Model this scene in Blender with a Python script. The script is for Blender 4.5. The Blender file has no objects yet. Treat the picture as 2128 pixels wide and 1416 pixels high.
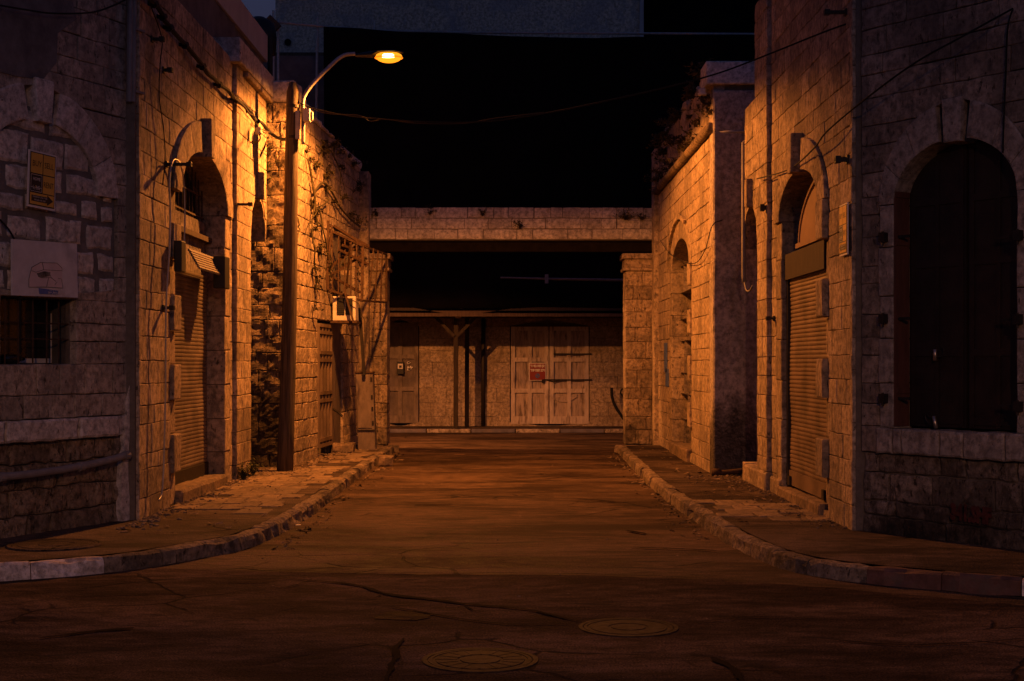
import bpy, math, random
from mathutils import Vector, noise
R = random.Random(7)
S = bpy.context.scene
COL = S.collection
# ------------------------------------------------------------------ camera, sky, exposure
F = 50 / 36 * 2128          # focal length in photo pixels
HZ, CX, CH = 755.0, 1064.0, 1.6
cd = bpy.data.cameras.new('camera'); cam = bpy.data.objects.new('camera', cd); COL.objects.link(cam)
cam.location = (0, 0, CH); cam.rotation_euler = (math.radians(90), 0, 0)
cd.sensor_width = 36; cd.lens = 50; cd.shift_y = (HZ - 708) / 2128
cd.clip_end = 500; cd.clip_start = 0.1
S.camera = cam
W = bpy.data.worlds.new('World'); S.world = W; W.use_nodes = True
wn = W.node_tree; bgn = wn.nodes['Background']
sky = wn.nodes.new('ShaderNodeTexSky'); sky.sky_type = 'NISHITA'; sky.sun_disc = False
sky.sun_elevation = math.radians(-2.5); sky.sun_rotation = math.radians(180)
mulc = wn.nodes.new('ShaderNodeMix'); mulc.data_type = 'RGBA'; mulc.blend_type = 'MULTIPLY'
mulc.inputs['Factor'].default_value = 1.0
wn.links.new(sky.outputs[0], mulc.inputs['A']); mulc.inputs['B'].default_value = (1.2, 1.75, 4.6, 1)
wn.links.new(mulc.outputs['Result'], bgn.inputs['Color']); bgn.inputs['Strength'].default_value = 0.15
S.view_settings.view_transform = 'Standard'; S.view_settings.look = 'None'
S.view_settings.exposure = 0.0; S.view_settings.gamma = 1.0
S.cycles.max_bounces = 6; S.cycles.diffuse_bounces = 4; S.cycles.caustics_reflective = False
S.cycles.sample_clamp_indirect = 1.0; S.cycles.light_sampling_threshold = 0.0; S.cycles.use_denoising = True
LAMP = Vector((-1.71, 19.72, 5.82))
LAMP_W = 2700.0
LAMP_COL = (1.0, 0.295, 0.045)

# ------------------------------------------------------------------ helpers
def at(px, py, Y): return Vector(((px - CX) * Y / F, Y, CH - (py - HZ) * Y / F))
def ground(px, py, z=0.0):
    Y = F * (CH - z) / (py - HZ); return Vector(((px - CX) * Y / F, Y, z))
class Frame:
    def __init__(s, o, d):
        L = math.hypot(*d); s.o = o; s.d = (d[0] / L, d[1] / L)
        n = (s.d[1], -s.d[0]); 
        if n[0] * (0 - o[0]) + n[1] * (0 - o[1]) < 0: n = (-n[0], -n[1])
        s.n = n
    def P(s, u, z, n=0.0): return Vector((s.o[0] + u * s.d[0] + n * s.n[0], s.o[1] + u * s.d[1] + n * s.n[1], z))
    def uv(s, px, py, off=0.0):      # where a sight line meets this wall
        ox, oy = s.o[0] + off * s.n[0], s.o[1] + off * s.n[1]
        k = (px - CX) / F
        # ox+u dx = k (oy+u dy)
        u = (k * oy - ox) / (s.d[0] - k * s.d[1]); Y = oy + u * s.d[1]
        return u, CH - (py - HZ) * Y / F
    def at(s, px, py, n=0.0):
        u, z = s.uv(px, py, n); return s.P(u, z, n)
class MB:
    def __init__(s): s.v = []; s.f = []; s.t = []; s.m = []
    def add(s, vs, fs, tint=1.0, mi=0):
        b = len(s.v); s.v += [Vector(p) for p in vs]; s.t += [tint] * len(vs)
        s.f += [tuple(b + i for i in f) for f in fs]; s.m += [mi] * len(fs)
    def hexa(s, c, tint=1.0, mi=0):   # 8 corners: bottom 4 ccw, top 4
        s.add(c, [(3, 2, 1, 0), (4, 5, 6, 7), (0, 1, 5, 4), (1, 2, 6, 5), (2, 3, 7, 6), (3, 0, 4, 7)], tint, mi)
    def box(s, x0, x1, y0, y1, z0, z1, tint=1.0, mi=0):
        s.hexa([(x0, y0, z0), (x1, y0, z0), (x1, y1, z0), (x0, y1, z0), (x0, y0, z1), (x1, y0, z1), (x1, y1, z1), (x0, y1, z1)], tint, mi)
    def fbox(s, fr, u0, u1, z0, z1, n0, n1, tint=1.0, mi=0):
        P = fr.P
        s.hexa([P(u0, z0, n1), P(u1, z0, n1), P(u1, z0, n0), P(u0, z0, n0), P(u0, z1, n1), P(u1, z1, n1), P(u1, z1, n0), P(u0, z1, n0)], tint, mi)
    def bar(s, a, b, w, h=None, up=(0, 0, 1), tint=1.0, mi=0):
        a = Vector(a); b = Vector(b); h = h or w; d = (b - a).normalized(); u = Vector(up)
        if abs(d.dot(u)) > .95: u = Vector((0, 1, 0))
        x = d.cross(u).normalized() * (w / 2); y = x.cross(d).normalized() * (h / 2)
        s.hexa([a - x - y, a + x - y, b + x - y, b - x - y, a - x + y, a + x + y, b + x + y, b - x + y], tint, mi)
    def tube(s, pts, r, n=8, tint=1.0, mi=0, cap=True):
        pts = [Vector(p) for p in pts]; rs = r if isinstance(r, (list, tuple)) else [r] * len(pts)
        vs = []; fs = []; px = None
        for i, p in enumerate(pts):
            d = (pts[min(i + 1, len(pts) - 1)] - pts[max(i - 1, 0)]).normalized()
            if px is None:
                px = d.orthogonal().normalized()
            px = (px - d * px.dot(d)).normalized(); py = d.cross(px)
            for k in range(n):
                a = 2 * math.pi * k / n; vs.append(p + (px * math.cos(a) + py * math.sin(a)) * rs[i])
        for i in range(len(pts) - 1):
            for k in range(n):
                fs.append((i * n + k, i * n + (k + 1) % n, (i + 1) * n + (k + 1) % n, (i + 1) * n + k))
        if cap:
            fs.append(tuple(range(n - 1, -1, -1))); fs.append(tuple((len(pts) - 1) * n + k for k in range(n)))
        s.add(vs, fs, tint, mi)
    def prism(s, pts, off, tint=1.0, mi=0):   # planar polygon pushed by vector off
        n = len(pts); off = Vector(off); a = [Vector(p) for p in pts]
        s.add(a + [p + off for p in a], [tuple(range(n - 1, -1, -1)), tuple(range(n, 2 * n))] + [(i, (i + 1) % n, n + (i + 1) % n, n + i) for i in range(n)], tint, mi)
    def lathe(s, c, prof, n=24, tint=1.0, mi=0, sx=1.0, sy=1.0):
        c = Vector(c); vs = []; fs = []
        for r, z in prof:
            for k in range(n):
                a = 2 * math.pi * k / n; vs.append(c + Vector((r * sx * math.cos(a), r * sy * math.sin(a), z)))
        for i in range(len(prof) - 1):
            for k in range(n): fs.append((i * n + k, i * n + (k + 1) % n, (i + 1) * n + (k + 1) % n, (i + 1) * n + k))
        s.add(vs, fs, tint, mi)
    def build(s, name, mats, parent=None, smooth=False, bevel=0, origin=None):
        o3 = ORG.get(parent.name) if parent else None
        if o3 is None:
            if origin is not None: o3 = Vector(origin)
            else:
                n = len(s.v); o3 = Vector((sum(v.x for v in s.v) / n, sum(v.y for v in s.v) / n, min(v.z for v in s.v)))
        me = bpy.data.meshes.new(name); me.from_pydata([v - o3 for v in s.v], [], s.f)
        for m in (mats if isinstance(mats, (list, tuple)) else [mats]): me.materials.append(m)
        me.polygons.foreach_set('material_index', s.m)
        if smooth: me.polygons.foreach_set('use_smooth', [True] * len(s.f))
        at_ = me.color_attributes.new('tint', 'FLOAT_COLOR', 'POINT')
        buf = []
        for t in s.t: buf += [t, t, t, 1.0]
        at_.data.foreach_set('color', buf)
        me.update()
        o = bpy.data.objects.new(name, me); COL.objects.link(o)
        if parent: o.parent = parent
        else: o.location = o3
        ORG[o.name] = o3
        if bevel:
            b = o.modifiers.new('bevel', 'BEVEL'); b.width = bevel; b.segments = 2; b.limit_method = 'ANGLE'
        return o
ORG = {}
def tag(o, label, cat, group=None):
    o['label'] = label; o['category'] = cat
    if group: o['group'] = group
    return o
def thing(name, label, cat, loc, group=None):
    o = bpy.data.objects.new(name, None); COL.objects.link(o); o.location = loc; o.empty_display_size = .2
    ORG[o.name] = Vector(loc); return tag(o, label, cat, group)
def struct(o): o['kind'] = 'structure'; return o
def text_mb(mb, body, fn, size, mi=0, wid=None, thick=None):
    """lettering as flat faces; fn maps (x, y) in text units to a world point; centred on 0,0"""
    c = bpy.data.curves.new('t', 'FONT'); c.body = body; c.size = size; c.resolution_u = 2
    if thick: c.offset = thick
    o = bpy.data.objects.new('t', c); COL.objects.link(o); bpy.context.view_layer.update()
    me = bpy.data.meshes.new_from_object(o.evaluated_get(bpy.context.evaluated_depsgraph_get()))
    xs = [v.co.x for v in me.vertices]; ys = [v.co.y for v in me.vertices]
    if xs:
        w = max(xs) - min(xs); k = (wid / w) if wid else 1.0; cx = (max(xs) + min(xs)) / 2; cy = (max(ys) + min(ys)) / 2
        mb.add([fn((v.co.x - cx) * k, v.co.y - cy) for v in me.vertices], [tuple(p.vertices) for p in me.polygons], 1.0, mi)
    bpy.data.objects.remove(o); bpy.data.curves.remove(c); bpy.data.meshes.remove(me)

# ------------------------------------------------------------------ materials
def mat(name):
    m = bpy.data.materials.new(name); m.use_nodes = True
    nt = m.node_tree; b = nt.nodes['Principled BSDF']; return m, nt, b
def N(nt, t, **kw):
    n = nt.nodes.new(t)
    for k, v in kw.items(): setattr(n, k, v)
    return n
def nz(nt, vec, scale, detail=4, rough=.55, dist=0.0):
    n = N(nt, 'ShaderNodeTexNoise'); n.inputs['Scale'].default_value = scale; n.inputs['Detail'].default_value = detail
    n.inputs['Roughness'].default_value = rough; n.inputs['Distortion'].default_value = dist
    if vec: nt.links.new(vec, n.inputs['Vector'])
    return n.outputs['Fac']
def rampf(nt, fac, a, b, va=0.0, vb=1.0):
    n = N(nt, 'ShaderNodeMapRange'); n.interpolation_type = 'SMOOTHSTEP'
    for i, v in enumerate((a, b, va, vb)): n.inputs[i + 1].default_value = v
    nt.links.new(fac, n.inputs[0]); return n.outputs[0]
def mth(nt, op, a, b=None):
    n = N(nt, 'ShaderNodeMath', operation=op)
    for i, v in enumerate((a, b)):
        if v is None: continue
        if isinstance(v, (int, float)): n.inputs[i].default_value = v
        else: nt.links.new(v, n.inputs[i])
    return n.outputs[0]
def mixc(nt, fac, a, b, mode='MIX'):
    n = N(nt, 'ShaderNodeMix', data_type='RGBA', blend_type=mode)
    for sock, v in (('Factor', fac), ('A', a), ('B', b)):
        if isinstance(v, (int, float)): n.inputs[sock].default_value = v
        elif isinstance(v, tuple): n.inputs[sock].default_value = (*v, 1.0) if len(v) == 3 else v
        else: nt.links.new(v, n.inputs[sock])
    return n.outputs['Result']
def bump(nt, b, h, dist, strength=1.0, prev=None):
    n = N(nt, 'ShaderNodeBump'); n.inputs['Distance'].default_value = dist; n.inputs['Strength'].default_value = strength
    nt.links.new(h, n.inputs['Height'])
    if prev: nt.links.new(prev, n.inputs['Normal'])
    nt.links.new(n.outputs[0], b.inputs['Normal']); return n.outputs[0]
def coords(nt, sc=(1, 1, 1)):
    tc = N(nt, 'ShaderNodeTexCoord'); mp = N(nt, 'ShaderNodeMapping'); mp.inputs['Scale'].default_value = sc
    nt.links.new(tc.outputs['Object'], mp.inputs['Vector']); return mp.outputs[0]
def tintn(nt):
    a = N(nt, 'ShaderNodeAttribute'); a.attribute_name = 'tint'; return a.outputs['Color']
def stone_mat(name, base, pits=.62, stain=(.10, .085, .07), stain_amt=.55, bumpd=.012, streak=.0, grime_shade=None):
    m, nt, b = mat(name); v = coords(nt)
    big = nz(nt, v, 1.3, 6, .6); mid = nz(nt, v, 15, 9, .72); fine = nz(nt, v, 80, 4, .65)
    vs = coords(nt, (1, 1, .45)); pit = nz(nt, vs, 30, 4, .6, .2); pm = rampf(nt, pit, pits - .01, pits + .05)
    c = mixc(nt, 1.0, base, tintn(nt), 'MULTIPLY')
    c = mixc(nt, 1.0, c, N_gray(nt, rampf(nt, mid, .30, .66, .38, 1.25)), 'MULTIPLY')
    sm = rampf(nt, big, .50, .575, 0, stain_amt * .75); c = mixc(nt, sm, c, stain)
    sm2 = rampf(nt, nz(nt, coords(nt, (1, 1, .4)), 5.5, 9, .74), .54, .60, 0, stain_amt); c = mixc(nt, sm2, c, stain)
    if grime_shade: c = grime_shade(nt, c)
    if streak:
        vv = coords(nt, (1, 1, .12)); st = nz(nt, vv, 6, 5, .6); c = mixc(nt, rampf(nt, st, .55, .7, 0, streak), c, stain)
    c = mixc(nt, mth(nt, 'MULTIPLY', pm, .8), c, (.035, .028, .022))
    nt.links.new(c, b.inputs['Base Color']); b.inputs['Roughness'].default_value = .92
    b.inputs['Specular IOR Level'].default_value = .25
    h = mth(nt, 'ADD', mth(nt, 'MULTIPLY', mid, 1.5), mth(nt, 'MULTIPLY', fine, .5)); h = mth(nt, 'SUBTRACT', h, mth(nt, 'MULTIPLY', pm, .7))
    bump(nt, b, h, bumpd); return m
def N_gray(nt, f):
    n = N(nt, 'ShaderNodeCombineColor')
    for i in range(3): nt.links.new(f, n.inputs[i])
    return n.outputs[0]
def simple_mat(name, base, rough=.7, metal=0.0, var=.25, scale=8, dirt=None, dirt_amt=.5, bumpd=.003, spec=.4, stretch=(1, 1, 1)):
    m, nt, b = mat(name); v = coords(nt, stretch)
    a = nz(nt, v, scale, 6, .62); c = mixc(nt, 1.0, base, N_gray(nt, rampf(nt, a, .25, .75, 1 - var, 1 + var)), 'MULTIPLY')
    c = mixc(nt, 1.0, c, tintn(nt), 'MULTIPLY')
    if dirt:
        d = nz(nt, v, scale * .6, 7, .65); c = mixc(nt, rampf(nt, d, .5, .66, 0, dirt_amt), c, dirt)
    nt.links.new(c, b.inputs['Base Color']); b.inputs['Roughness'].default_value = rough; b.inputs['Metallic'].default_value = metal
    b.inputs['Specular IOR Level'].default_value = spec
    if bumpd: bump(nt, b, nz(nt, v, scale * 6, 4, .6), bumpd)
    return m
def emit_mat(name, col, s):
    m, nt, b = mat(name); b.inputs['Base Color'].default_value = (*col, 1); b.inputs['Emission Color'].default_value = (*col, 1)
    b.inputs['Emission Strength'].default_value = s; m.cycles.emission_sampling = 'NONE'; return m
def mould_shade(z0, amp, sc=2.2, amt=.93, col=(.018, .015, .013), xr=None):
    # black mould, ragged top edge about z0; painted shade too on left return wall
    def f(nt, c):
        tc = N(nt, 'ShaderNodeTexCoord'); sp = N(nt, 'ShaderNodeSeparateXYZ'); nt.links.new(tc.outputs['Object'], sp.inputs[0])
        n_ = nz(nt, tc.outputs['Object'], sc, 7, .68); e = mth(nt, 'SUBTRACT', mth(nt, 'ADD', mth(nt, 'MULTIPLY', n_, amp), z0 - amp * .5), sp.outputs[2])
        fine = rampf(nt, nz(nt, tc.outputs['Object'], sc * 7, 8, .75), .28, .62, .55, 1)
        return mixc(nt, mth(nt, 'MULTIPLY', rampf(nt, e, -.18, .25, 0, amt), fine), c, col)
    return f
M = {}
M['stone'] = stone_mat('limestone', (.42, .33, .235), .63)
M['stone_pale'] = stone_mat('pale_limestone', (.60, .55, .50), .66, stain=(.3, .26, .22), stain_amt=.4)
M['stone_dim'] = stone_mat('weathered_limestone', (.45, .38, .30), .63, stain=(.17, .15, .13), stain_amt=.6, streak=.25)
M['stone_shade'] = stone_mat('shaded_limestone', (.29, .235, .185), .63, stain=(.09, .078, .066), stain_amt=.6, streak=.25)  # darker copy of the weathered limestone: weaker light put into its colour
M['stone_pale_shade'] = stone_mat('shaded_pale_limestone', (.36, .31, .265), .66, stain=(.2, .17, .15), stain_amt=.45)  # darker copy of the pale limestone, dimmer light painted into the base colour
M['stone_rough'] = stone_mat('rubble_stone', (.34, .26, .18), .60, stain=(.07, .055, .04), stain_amt=.8, bumpd=.04)
M['stone_beam'] = stone_mat('dressed_limestone', (.50, .46, .43), .70, stain_amt=.35, bumpd=.006)
M['mortar'] = simple_mat('mortar', (.15, .125, .10), .95, bumpd=.01, scale=12)
M['cement'] = simple_mat('cement_render', (.14, .13, .125), .95, bumpd=.012, scale=5, var=.35)
M['plaster'] = stone_mat('old_plaster', (.34, .285, .24), .70, stain=(.07, .06, .05), stain_amt=.7, bumpd=.025)
M['plaster_mould'] = stone_mat('mouldy_plaster', (.56, .48, .42), .70, stain=(.22, .19, .165), stain_amt=.5, bumpd=.03, grime_shade=mould_shade(1.0, 1.7))
M['rough_mould_shade'] = stone_mat('mouldy_shaded_rubble', (.36, .275, .19), .60, stain=(.07, .055, .04), stain_amt=.7, bumpd=.04, grime_shade=mould_shade(1.35, 2.4))  # lower part: mould, plus deeper shade painted into the colour
M['base_mould'] = stone_mat('mouldy_base_stone', (.33, .27, .21), .60, stain=(.07, .055, .04), stain_amt=.75, bumpd=.04, grime_shade=mould_shade(.25, 1.5, 1.6))
M['pillar'] = stone_mat('stained_pillar', (.36, .28, .20), .62, stain=(.09, .075, .06), stain_amt=.7, bumpd=.02, grime_shade=mould_shade(.2, 2.6, 1.5, .85))
M['plaster_far'] = stone_mat('far_plaster', (.36, .29, .22), .69, stain=(.15, .115, .08), stain_amt=.6, bumpd=.012)
M['tower'] = stone_mat('tower_plaster', (.60, .49, .37), .72, stain=(.30, .29, .30), stain_amt=.6, bumpd=.02, streak=.3)
M['pale'] = simple_mat('pale_render', (.40, .38, .37), .9, var=.12, scale=1.5, bumpd=.002)
M['dark_render'] = simple_mat('dark_render', (.11, .10, .10), .95, var=.4, scale=2, bumpd=.01)
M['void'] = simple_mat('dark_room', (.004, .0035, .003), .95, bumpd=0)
M['wood'] = simple_mat('dark_timber', (.07, .045, .03), .85, stretch=(1, 1, .12), scale=30, var=.5)
M['pole'] = simple_mat('pole_timber', (.085, .065, .048), .9, stretch=(1, 1, .06), scale=34, var=.6, bumpd=.008)
M['timber'] = simple_mat('post_timber', (.028, .019, .013), .85, stretch=(1, 1, .12), scale=30, var=.5)
M['door'] = simple_mat('weathered_white_paint', (.47, .40, .36), .8, stretch=(1, 1, .22), scale=16, var=.22, dirt=(.13, .085, .06), dirt_amt=.75, bumpd=.006)
M['door_panel'] = simple_mat('worn_door_panel', (.35, .285, .25), .85, stretch=(1, 1, .2), scale=18, var=.3, dirt=(.08, .055, .04), dirt_amt=.8, bumpd=.006)
M['grey_door'] = simple_mat('grey_paint', (.16, .13, .115), .75, stretch=(1, 1, .4), scale=9, var=.3, dirt=(.07, .05, .04), dirt_amt=.7)
M['grey_panel'] = simple_mat('grey_panel', (.13, .105, .095), .75, stretch=(1, 1, .4), scale=9, var=.3)
M['rust'] = simple_mat('rusty_steel', (.06, .032, .018), .75, metal=.2, scale=25, var=.5)
M['iron'] = simple_mat('black_iron', (.022, .018, .016), .6, metal=.3, scale=12, var=.4, bumpd=.002)
M['shutter_iron'] = simple_mat('brown_iron_shutter', (.022, .014, .011), .55, metal=.15, scale=5, var=.35, bumpd=.003)
M['slat'] = simple_mat('roller_slat', (.19, .15, .115), .55, metal=.2, scale=3, var=.35, dirt=(.08, .06, .045), dirt_amt=.6, bumpd=.001)
M['slat_r'] = simple_mat('roller_slat_tan', (.185, .135, .095), .55, metal=.2, scale=3, var=.3, dirt=(.10, .075, .05), dirt_amt=.6, bumpd=.001)
M['red_wood'] = simple_mat('red_brown_paint', (.085, .034, .022), .7, stretch=(1, 1, .2), scale=14, var=.3)
M['kerbred'] = simple_mat('faded_red_kerb', (.11, .055, .042), .85, scale=9, var=.35, dirt=(.09, .07, .055), dirt_amt=.6, bumpd=.006)
M['galv'] = simple_mat('galvanised', (.38, .36, .34), .5, metal=.5, scale=14, var=.2, bumpd=.001)
M['white'] = simple_mat('white_plastic', (.62, .56, .48), .55, scale=10, var=.12, dirt=(.3, .22, .15), dirt_amt=.4, bumpd=.001)
M['white_board'] = simple_mat('white_board', (.56, .54, .55), .6, scale=5, var=.14, dirt=(.33, .31, .31), dirt_amt=.6, bumpd=.001)
M['poster'] = simple_mat('pink_paper', (.58, .47, .46), .8, scale=6, var=.1, bumpd=.002)
M['blue'] = simple_mat('blue_enamel', (.07, .12, .34), .5, scale=20, var=.2, bumpd=0)
M['yellow'] = simple_mat('yellow_print', (.62, .36, .06), .55, scale=8, var=.06, bumpd=0)
M['black'] = simple_mat('black_print', (.015, .014, .013), .5, var=.1, bumpd=0)
M['signwhite'] = simple_mat('white_print', (.66, .63, .60), .55, var=.06, bumpd=0)
M['red'] = simple_mat('red_enamel', (.24, .03, .02), .5, var=.12, bumpd=0)
M['graff'] = simple_mat('red_spray_paint', (.07, .017, .013), .9, var=.6, scale=14, bumpd=.004)
M['net'] = simple_mat('black_netting', (.006, .005, .005), .95, var=.3, scale=1.2, bumpd=.02, spec=.05)
M['blackplastic'] = simple_mat('black_plastic', (.012, .012, .012), .55, var=.2, bumpd=0)
M['cable'] = simple_mat('black_cable', (.006, .006, .006), .9, var=.2, bumpd=0)
M['cable_tan'] = simple_mat('faded_cable', (.035, .026, .018), .9, var=.2, bumpd=0)
M['pipe'] = simple_mat('grey_pipe', (.20, .19, .19), .6, var=.2, scale=10, bumpd=0)
M['weed'] = simple_mat('dry_weed', (.055, .045, .02), .9, var=.5, scale=12, bumpd=0)
M['leaf'] = simple_mat('weed_leaf', (.05, .055, .02), .85, var=.5, scale=12, bumpd=0)
M['kerbstone'] = stone_mat('kerb_stone', (.30, .235, .17), .62, stain=(.06, .05, .04), stain_amt=.75, bumpd=.03)
M['kerbfar'] = stone_mat('scuffed_white_kerb', (.42, .36, .32), .62, stain=(.13, .11, .09), stain_amt=.7, bumpd=.02)
M['kerbwhite'] = stone_mat('white_painted_kerb', (.80, .71, .66), .66, stain=(.25, .2, .17), stain_amt=.6, bumpd=.02)
M['kerbblue'] = simple_mat('dark_painted_kerb', (.11, .105, .15), .7, var=.3, scale=6, dirt=(.2, .15, .12), dirt_amt=.4)
M['paver'] = stone_mat('worn_paver', (.23, .17, .115), .66, stain_amt=.45, bumpd=.006)
M['brass'] = simple_mat('steel_padlock', (.34, .29, .23), .3, metal=.8, var=.1, bumpd=0)
M['glass'] = simple_mat('dark_glass', (.02, .018, .016), .12, var=.1, bumpd=0, spec=.5)
M['fan'] = simple_mat('tan_board', (.24, .15, .09), .8, var=.12, scale=6, bumpd=.002)
def asphalt_mat(name, base, grain=62, gb=.005, rough=(.7, .95), spec=.08):
    m, nt, b = mat(name); v = coords(nt)
    big = nz(nt, coords(nt, (.5, 1.2, 1)), .9, 8, .66, .5); mid = nz(nt, coords(nt, (.7, 1.3, 1)), 6, 8, .72)
    vo = N(nt, 'ShaderNodeTexVoronoi'); vo.inputs['Scale'].default_value = grain; nt.links.new(v, vo.inputs['Vector'])
    gr = nz(nt, v, 85, 3, .8)
    c = mixc(nt, rampf(nt, big, .38, .62), tuple(x * .42 for x in base), tuple(x * 1.35 for x in base))
    c = mixc(nt, 1.0, c, N_gray(nt, rampf(nt, mid, .3, .7, .45, 1.4)), 'MULTIPLY')
    c = mixc(nt, 1.0, c, N_gray(nt, rampf(nt, gr, .34, .68, .25, 2.1)), 'MULTIPLY')
    oil = rampf(nt, nz(nt, coords(nt, (.8, 2.2, 1)), 1.6, 6, .6, .8), .60, .68, 0, .75); c = mixc(nt, oil, c, (.022, .019, .016))
    # crazed cracks, only where the surface has failed
    ds = N(nt, 'ShaderNodeMix', data_type='RGBA', blend_type='ADD'); ds.inputs['Factor'].default_value = .22; nt.links.new(v, ds.inputs['A'])
    nn = N(nt, 'ShaderNodeTexNoise'); nn.inputs['Scale'].default_value = 2.4; nn.inputs['Detail'].default_value = 7; nt.links.new(v, nn.inputs['Vector']); nt.links.new(nn.outputs['Color'], ds.inputs['B'])
    vc = N(nt, 'ShaderNodeTexVoronoi', feature='DISTANCE_TO_EDGE'); vc.inputs['Scale'].default_value = 1.15; nt.links.new(ds.outputs['Result'], vc.inputs['Vector'])
    ck = mth(nt, 'MULTIPLY', rampf(nt, vc.outputs['Distance'], .004, .024, 1, 0), rampf(nt, nz(nt, v, .42, 4, .6), .53, .60)); c = mixc(nt, mth(nt, 'MULTIPLY', ck, .85), c, (.012, .010, .009))
    nt.links.new(c, b.inputs['Base Color'])
    nt.links.new(rampf(nt, mid, .3, .7, *rough), b.inputs['Roughness']); b.inputs['Specular IOR Level'].default_value = spec
    p = bump(nt, b, mth(nt, 'SUBTRACT', mth(nt, 'ADD', mth(nt, 'MULTIPLY', mid, .6), mth(nt, 'MULTIPLY', big, .6)), mth(nt, 'MULTIPLY', ck, .8)), .018)
    bump(nt, b, mth(nt, 'ADD', vo.outputs['Distance'], mth(nt, 'MULTIPLY', gr, .6)), gb, 1.0, p); return m
M['asphalt'] = asphalt_mat('asphalt', (.080, .053, .036))
M['asphalt_coarse'] = asphalt_mat('coarse_asphalt', (.076, .051, .037), grain=40, gb=.008, rough=(.85, 1.0), spec=.03)
M['asphalt_dark'] = asphalt_mat('dark_asphalt_patch', (.034, .025, .019), spec=.03)
M['asphalt_walk'] = asphalt_mat('asphalt_pavement', (.075, .055, .043))
M['tar'] = simple_mat('crack_tar', (.010, .008, .007), .95, var=.3, bumpd=0, spec=.03)
M['manhole'] = simple_mat('cast_iron', (.036, .026, .019), .75, metal=.1, scale=18, var=.6, bumpd=.004, spec=.06)
M['soil'] = simple_mat('dirt', (.13, .095, .065), .98, var=.5, scale=14, bumpd=.03)

# ------------------------------------------------------------------ masonry
def sn(p, f): return noise.noise(Vector((p.x * f, p.y * f, p.z * f)))
def stone(mb, fr, L, Rr, z0, z1, n0=0.0, depth=.12, tint=1.0, rough=.004, jit=.005, bev=.008, res=.13, freq=7):
    Lf = L if callable(L) else (lambda z: L); Rf = Rr if callable(Rr) else (lambda z: Rr)
    w = max(.02, (Rf(z0) - Lf(z0) + Rf(z1) - Lf(z1)) / 2); h = z1 - z0
    def ts(len_, n):
        e = min(.45, bev / max(len_, .01)); return [0, e] + [i / n for i in range(1, n) if e < i / n < 1 - e] + [1 - e, 1]
    tu = ts(w, max(1, min(14, round(w / res)))); tz = ts(h, max(1, min(12, round(h / res))))
    nu, nv = len(tu), len(tz); vs = []
    for j, b in enumerate(tz):
        z = z0 + h * b; l, r = Lf(z), Rf(z)
        for i, a in enumerate(tu):
            u = l + (r - l) * a; p = fr.P(u, z, 0)
            edge = (i in (0, nu - 1)) or (j in (0, nv - 1))
            n = n0 + rough * (sn(p, freq) + .5 * sn(p, freq * 2.7)) - (bev * .7 if edge else 0)
            if jit:
                u += jit * sn(p + Vector((9, 3, 1)), 9) ; zz = z + jit * sn(p + Vector((1, 7, 5)), 9)
            else: zz = z
            vs.append(fr.P(u, zz, n))
    fs = [(j * nu + i, j * nu + i + 1, (j + 1) * nu + i + 1, (j + 1) * nu + i) for j in range(nv - 1) for i in range(nu - 1)]
    ring = list(range(nu)) + [j * nu + nu - 1 for j in range(1, nv)] + [(nv - 1) * nu + i for i in range(nu - 2, -1, -1)] + [j * nu for j in range(nv - 2, 0, -1)]
    b0 = len(vs); nn = Vector((fr.n[0], fr.n[1], 0))
    for k in ring: vs.append(vs[k] - nn * (depth + n0))
    m_ = len(ring)
    for k in range(m_): fs.append((ring[(k + 1) % m_], ring[k], b0 + k, b0 + (k + 1) % m_))
    mb.add(vs, fs, tint)
def hole(c, a, zb, zs, b): return dict(c=c, a=a, zb=zb, zs=zs, b=b)
def hw(h, z):
    if z < h['zb'] - 1e-6: return -1
    if z <= h['zs']: return h['a']
    t = (z - h['zs']) / h['b'] if h['b'] else 2
    return h['a'] * math.sqrt(1 - t * t) if t < 1 else 0.0
def courses(z0, z1, h, rnd=.34):
    n = max(1, round((z1 - z0) / h)); zs = [z0 + (z1 - z0) * i / n for i in range(n + 1)]
    for i in range(1, n): zs[i] += R.uniform(-rnd, rnd) * h * .5
    return zs
def ashlar(mb, fr, u0, u1, zs, holes=(), w=.5, gap=.006, depth=.14, tv=.26, rough=.004, jit=.005, bev=.008, res=.14, n0=0.0, wv=.55):
    for za, zb in zip(zs[:-1], zs[1:]):
        segs = [[u0, u1]]; L = {}
        inter = []
        hs = sorted([h for h in holes if zb > h['zb'] + .02 and za < h['zs'] + h['b'] - .01], key=lambda h: h['c'])
        cur = u0; curf = None
        for h in hs:
            inter.append((curf if curf else cur, (lambda z, h=h: h['c'] - max(0, hw(h, z)))))
            curf = (lambda z, h=h: h['c'] + max(0, hw(h, z)))
        inter.append((curf if curf else cur, u1))
        for l, r in inter:
            lf = l if callable(l) else (lambda z, l=l: l); rf = r if callable(r) else (lambda z, r=r: r)
            samples = [za + (zb - za) * k / 4 for k in range(5)]
            lm = max(lf(z) for z in samples); rm = min(rf(z) for z in samples)
            cuts = []; x = lm + w * R.uniform(.35, 1.1)
            while x < rm - w * .35:
                cuts.append(x); x += w * R.uniform(1 - wv, 1 + wv)
            bs = [lf] + [(lambda z, c=c: c) for c in cuts] + [rf]
            if max(rf(z) - lf(z) for z in samples) < .03: continue
            dd = depth if not hs else max(depth, .3)
            for a, b in zip(bs[:-1], bs[1:]):
                g1, g2, g3, g4 = (gap * R.uniform(.1, .95) for _ in range(4))
                stone(mb, fr, (lambda z, a=a, g=g1: a(z) + g), (lambda z, b=b, g=g2: b(z) - g), za + g3, zb - g4, n0 + R.uniform(-.004, .004), dd,
                      R.uniform(1 - tv, 1 + tv), rough, jit, bev, res)
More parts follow.
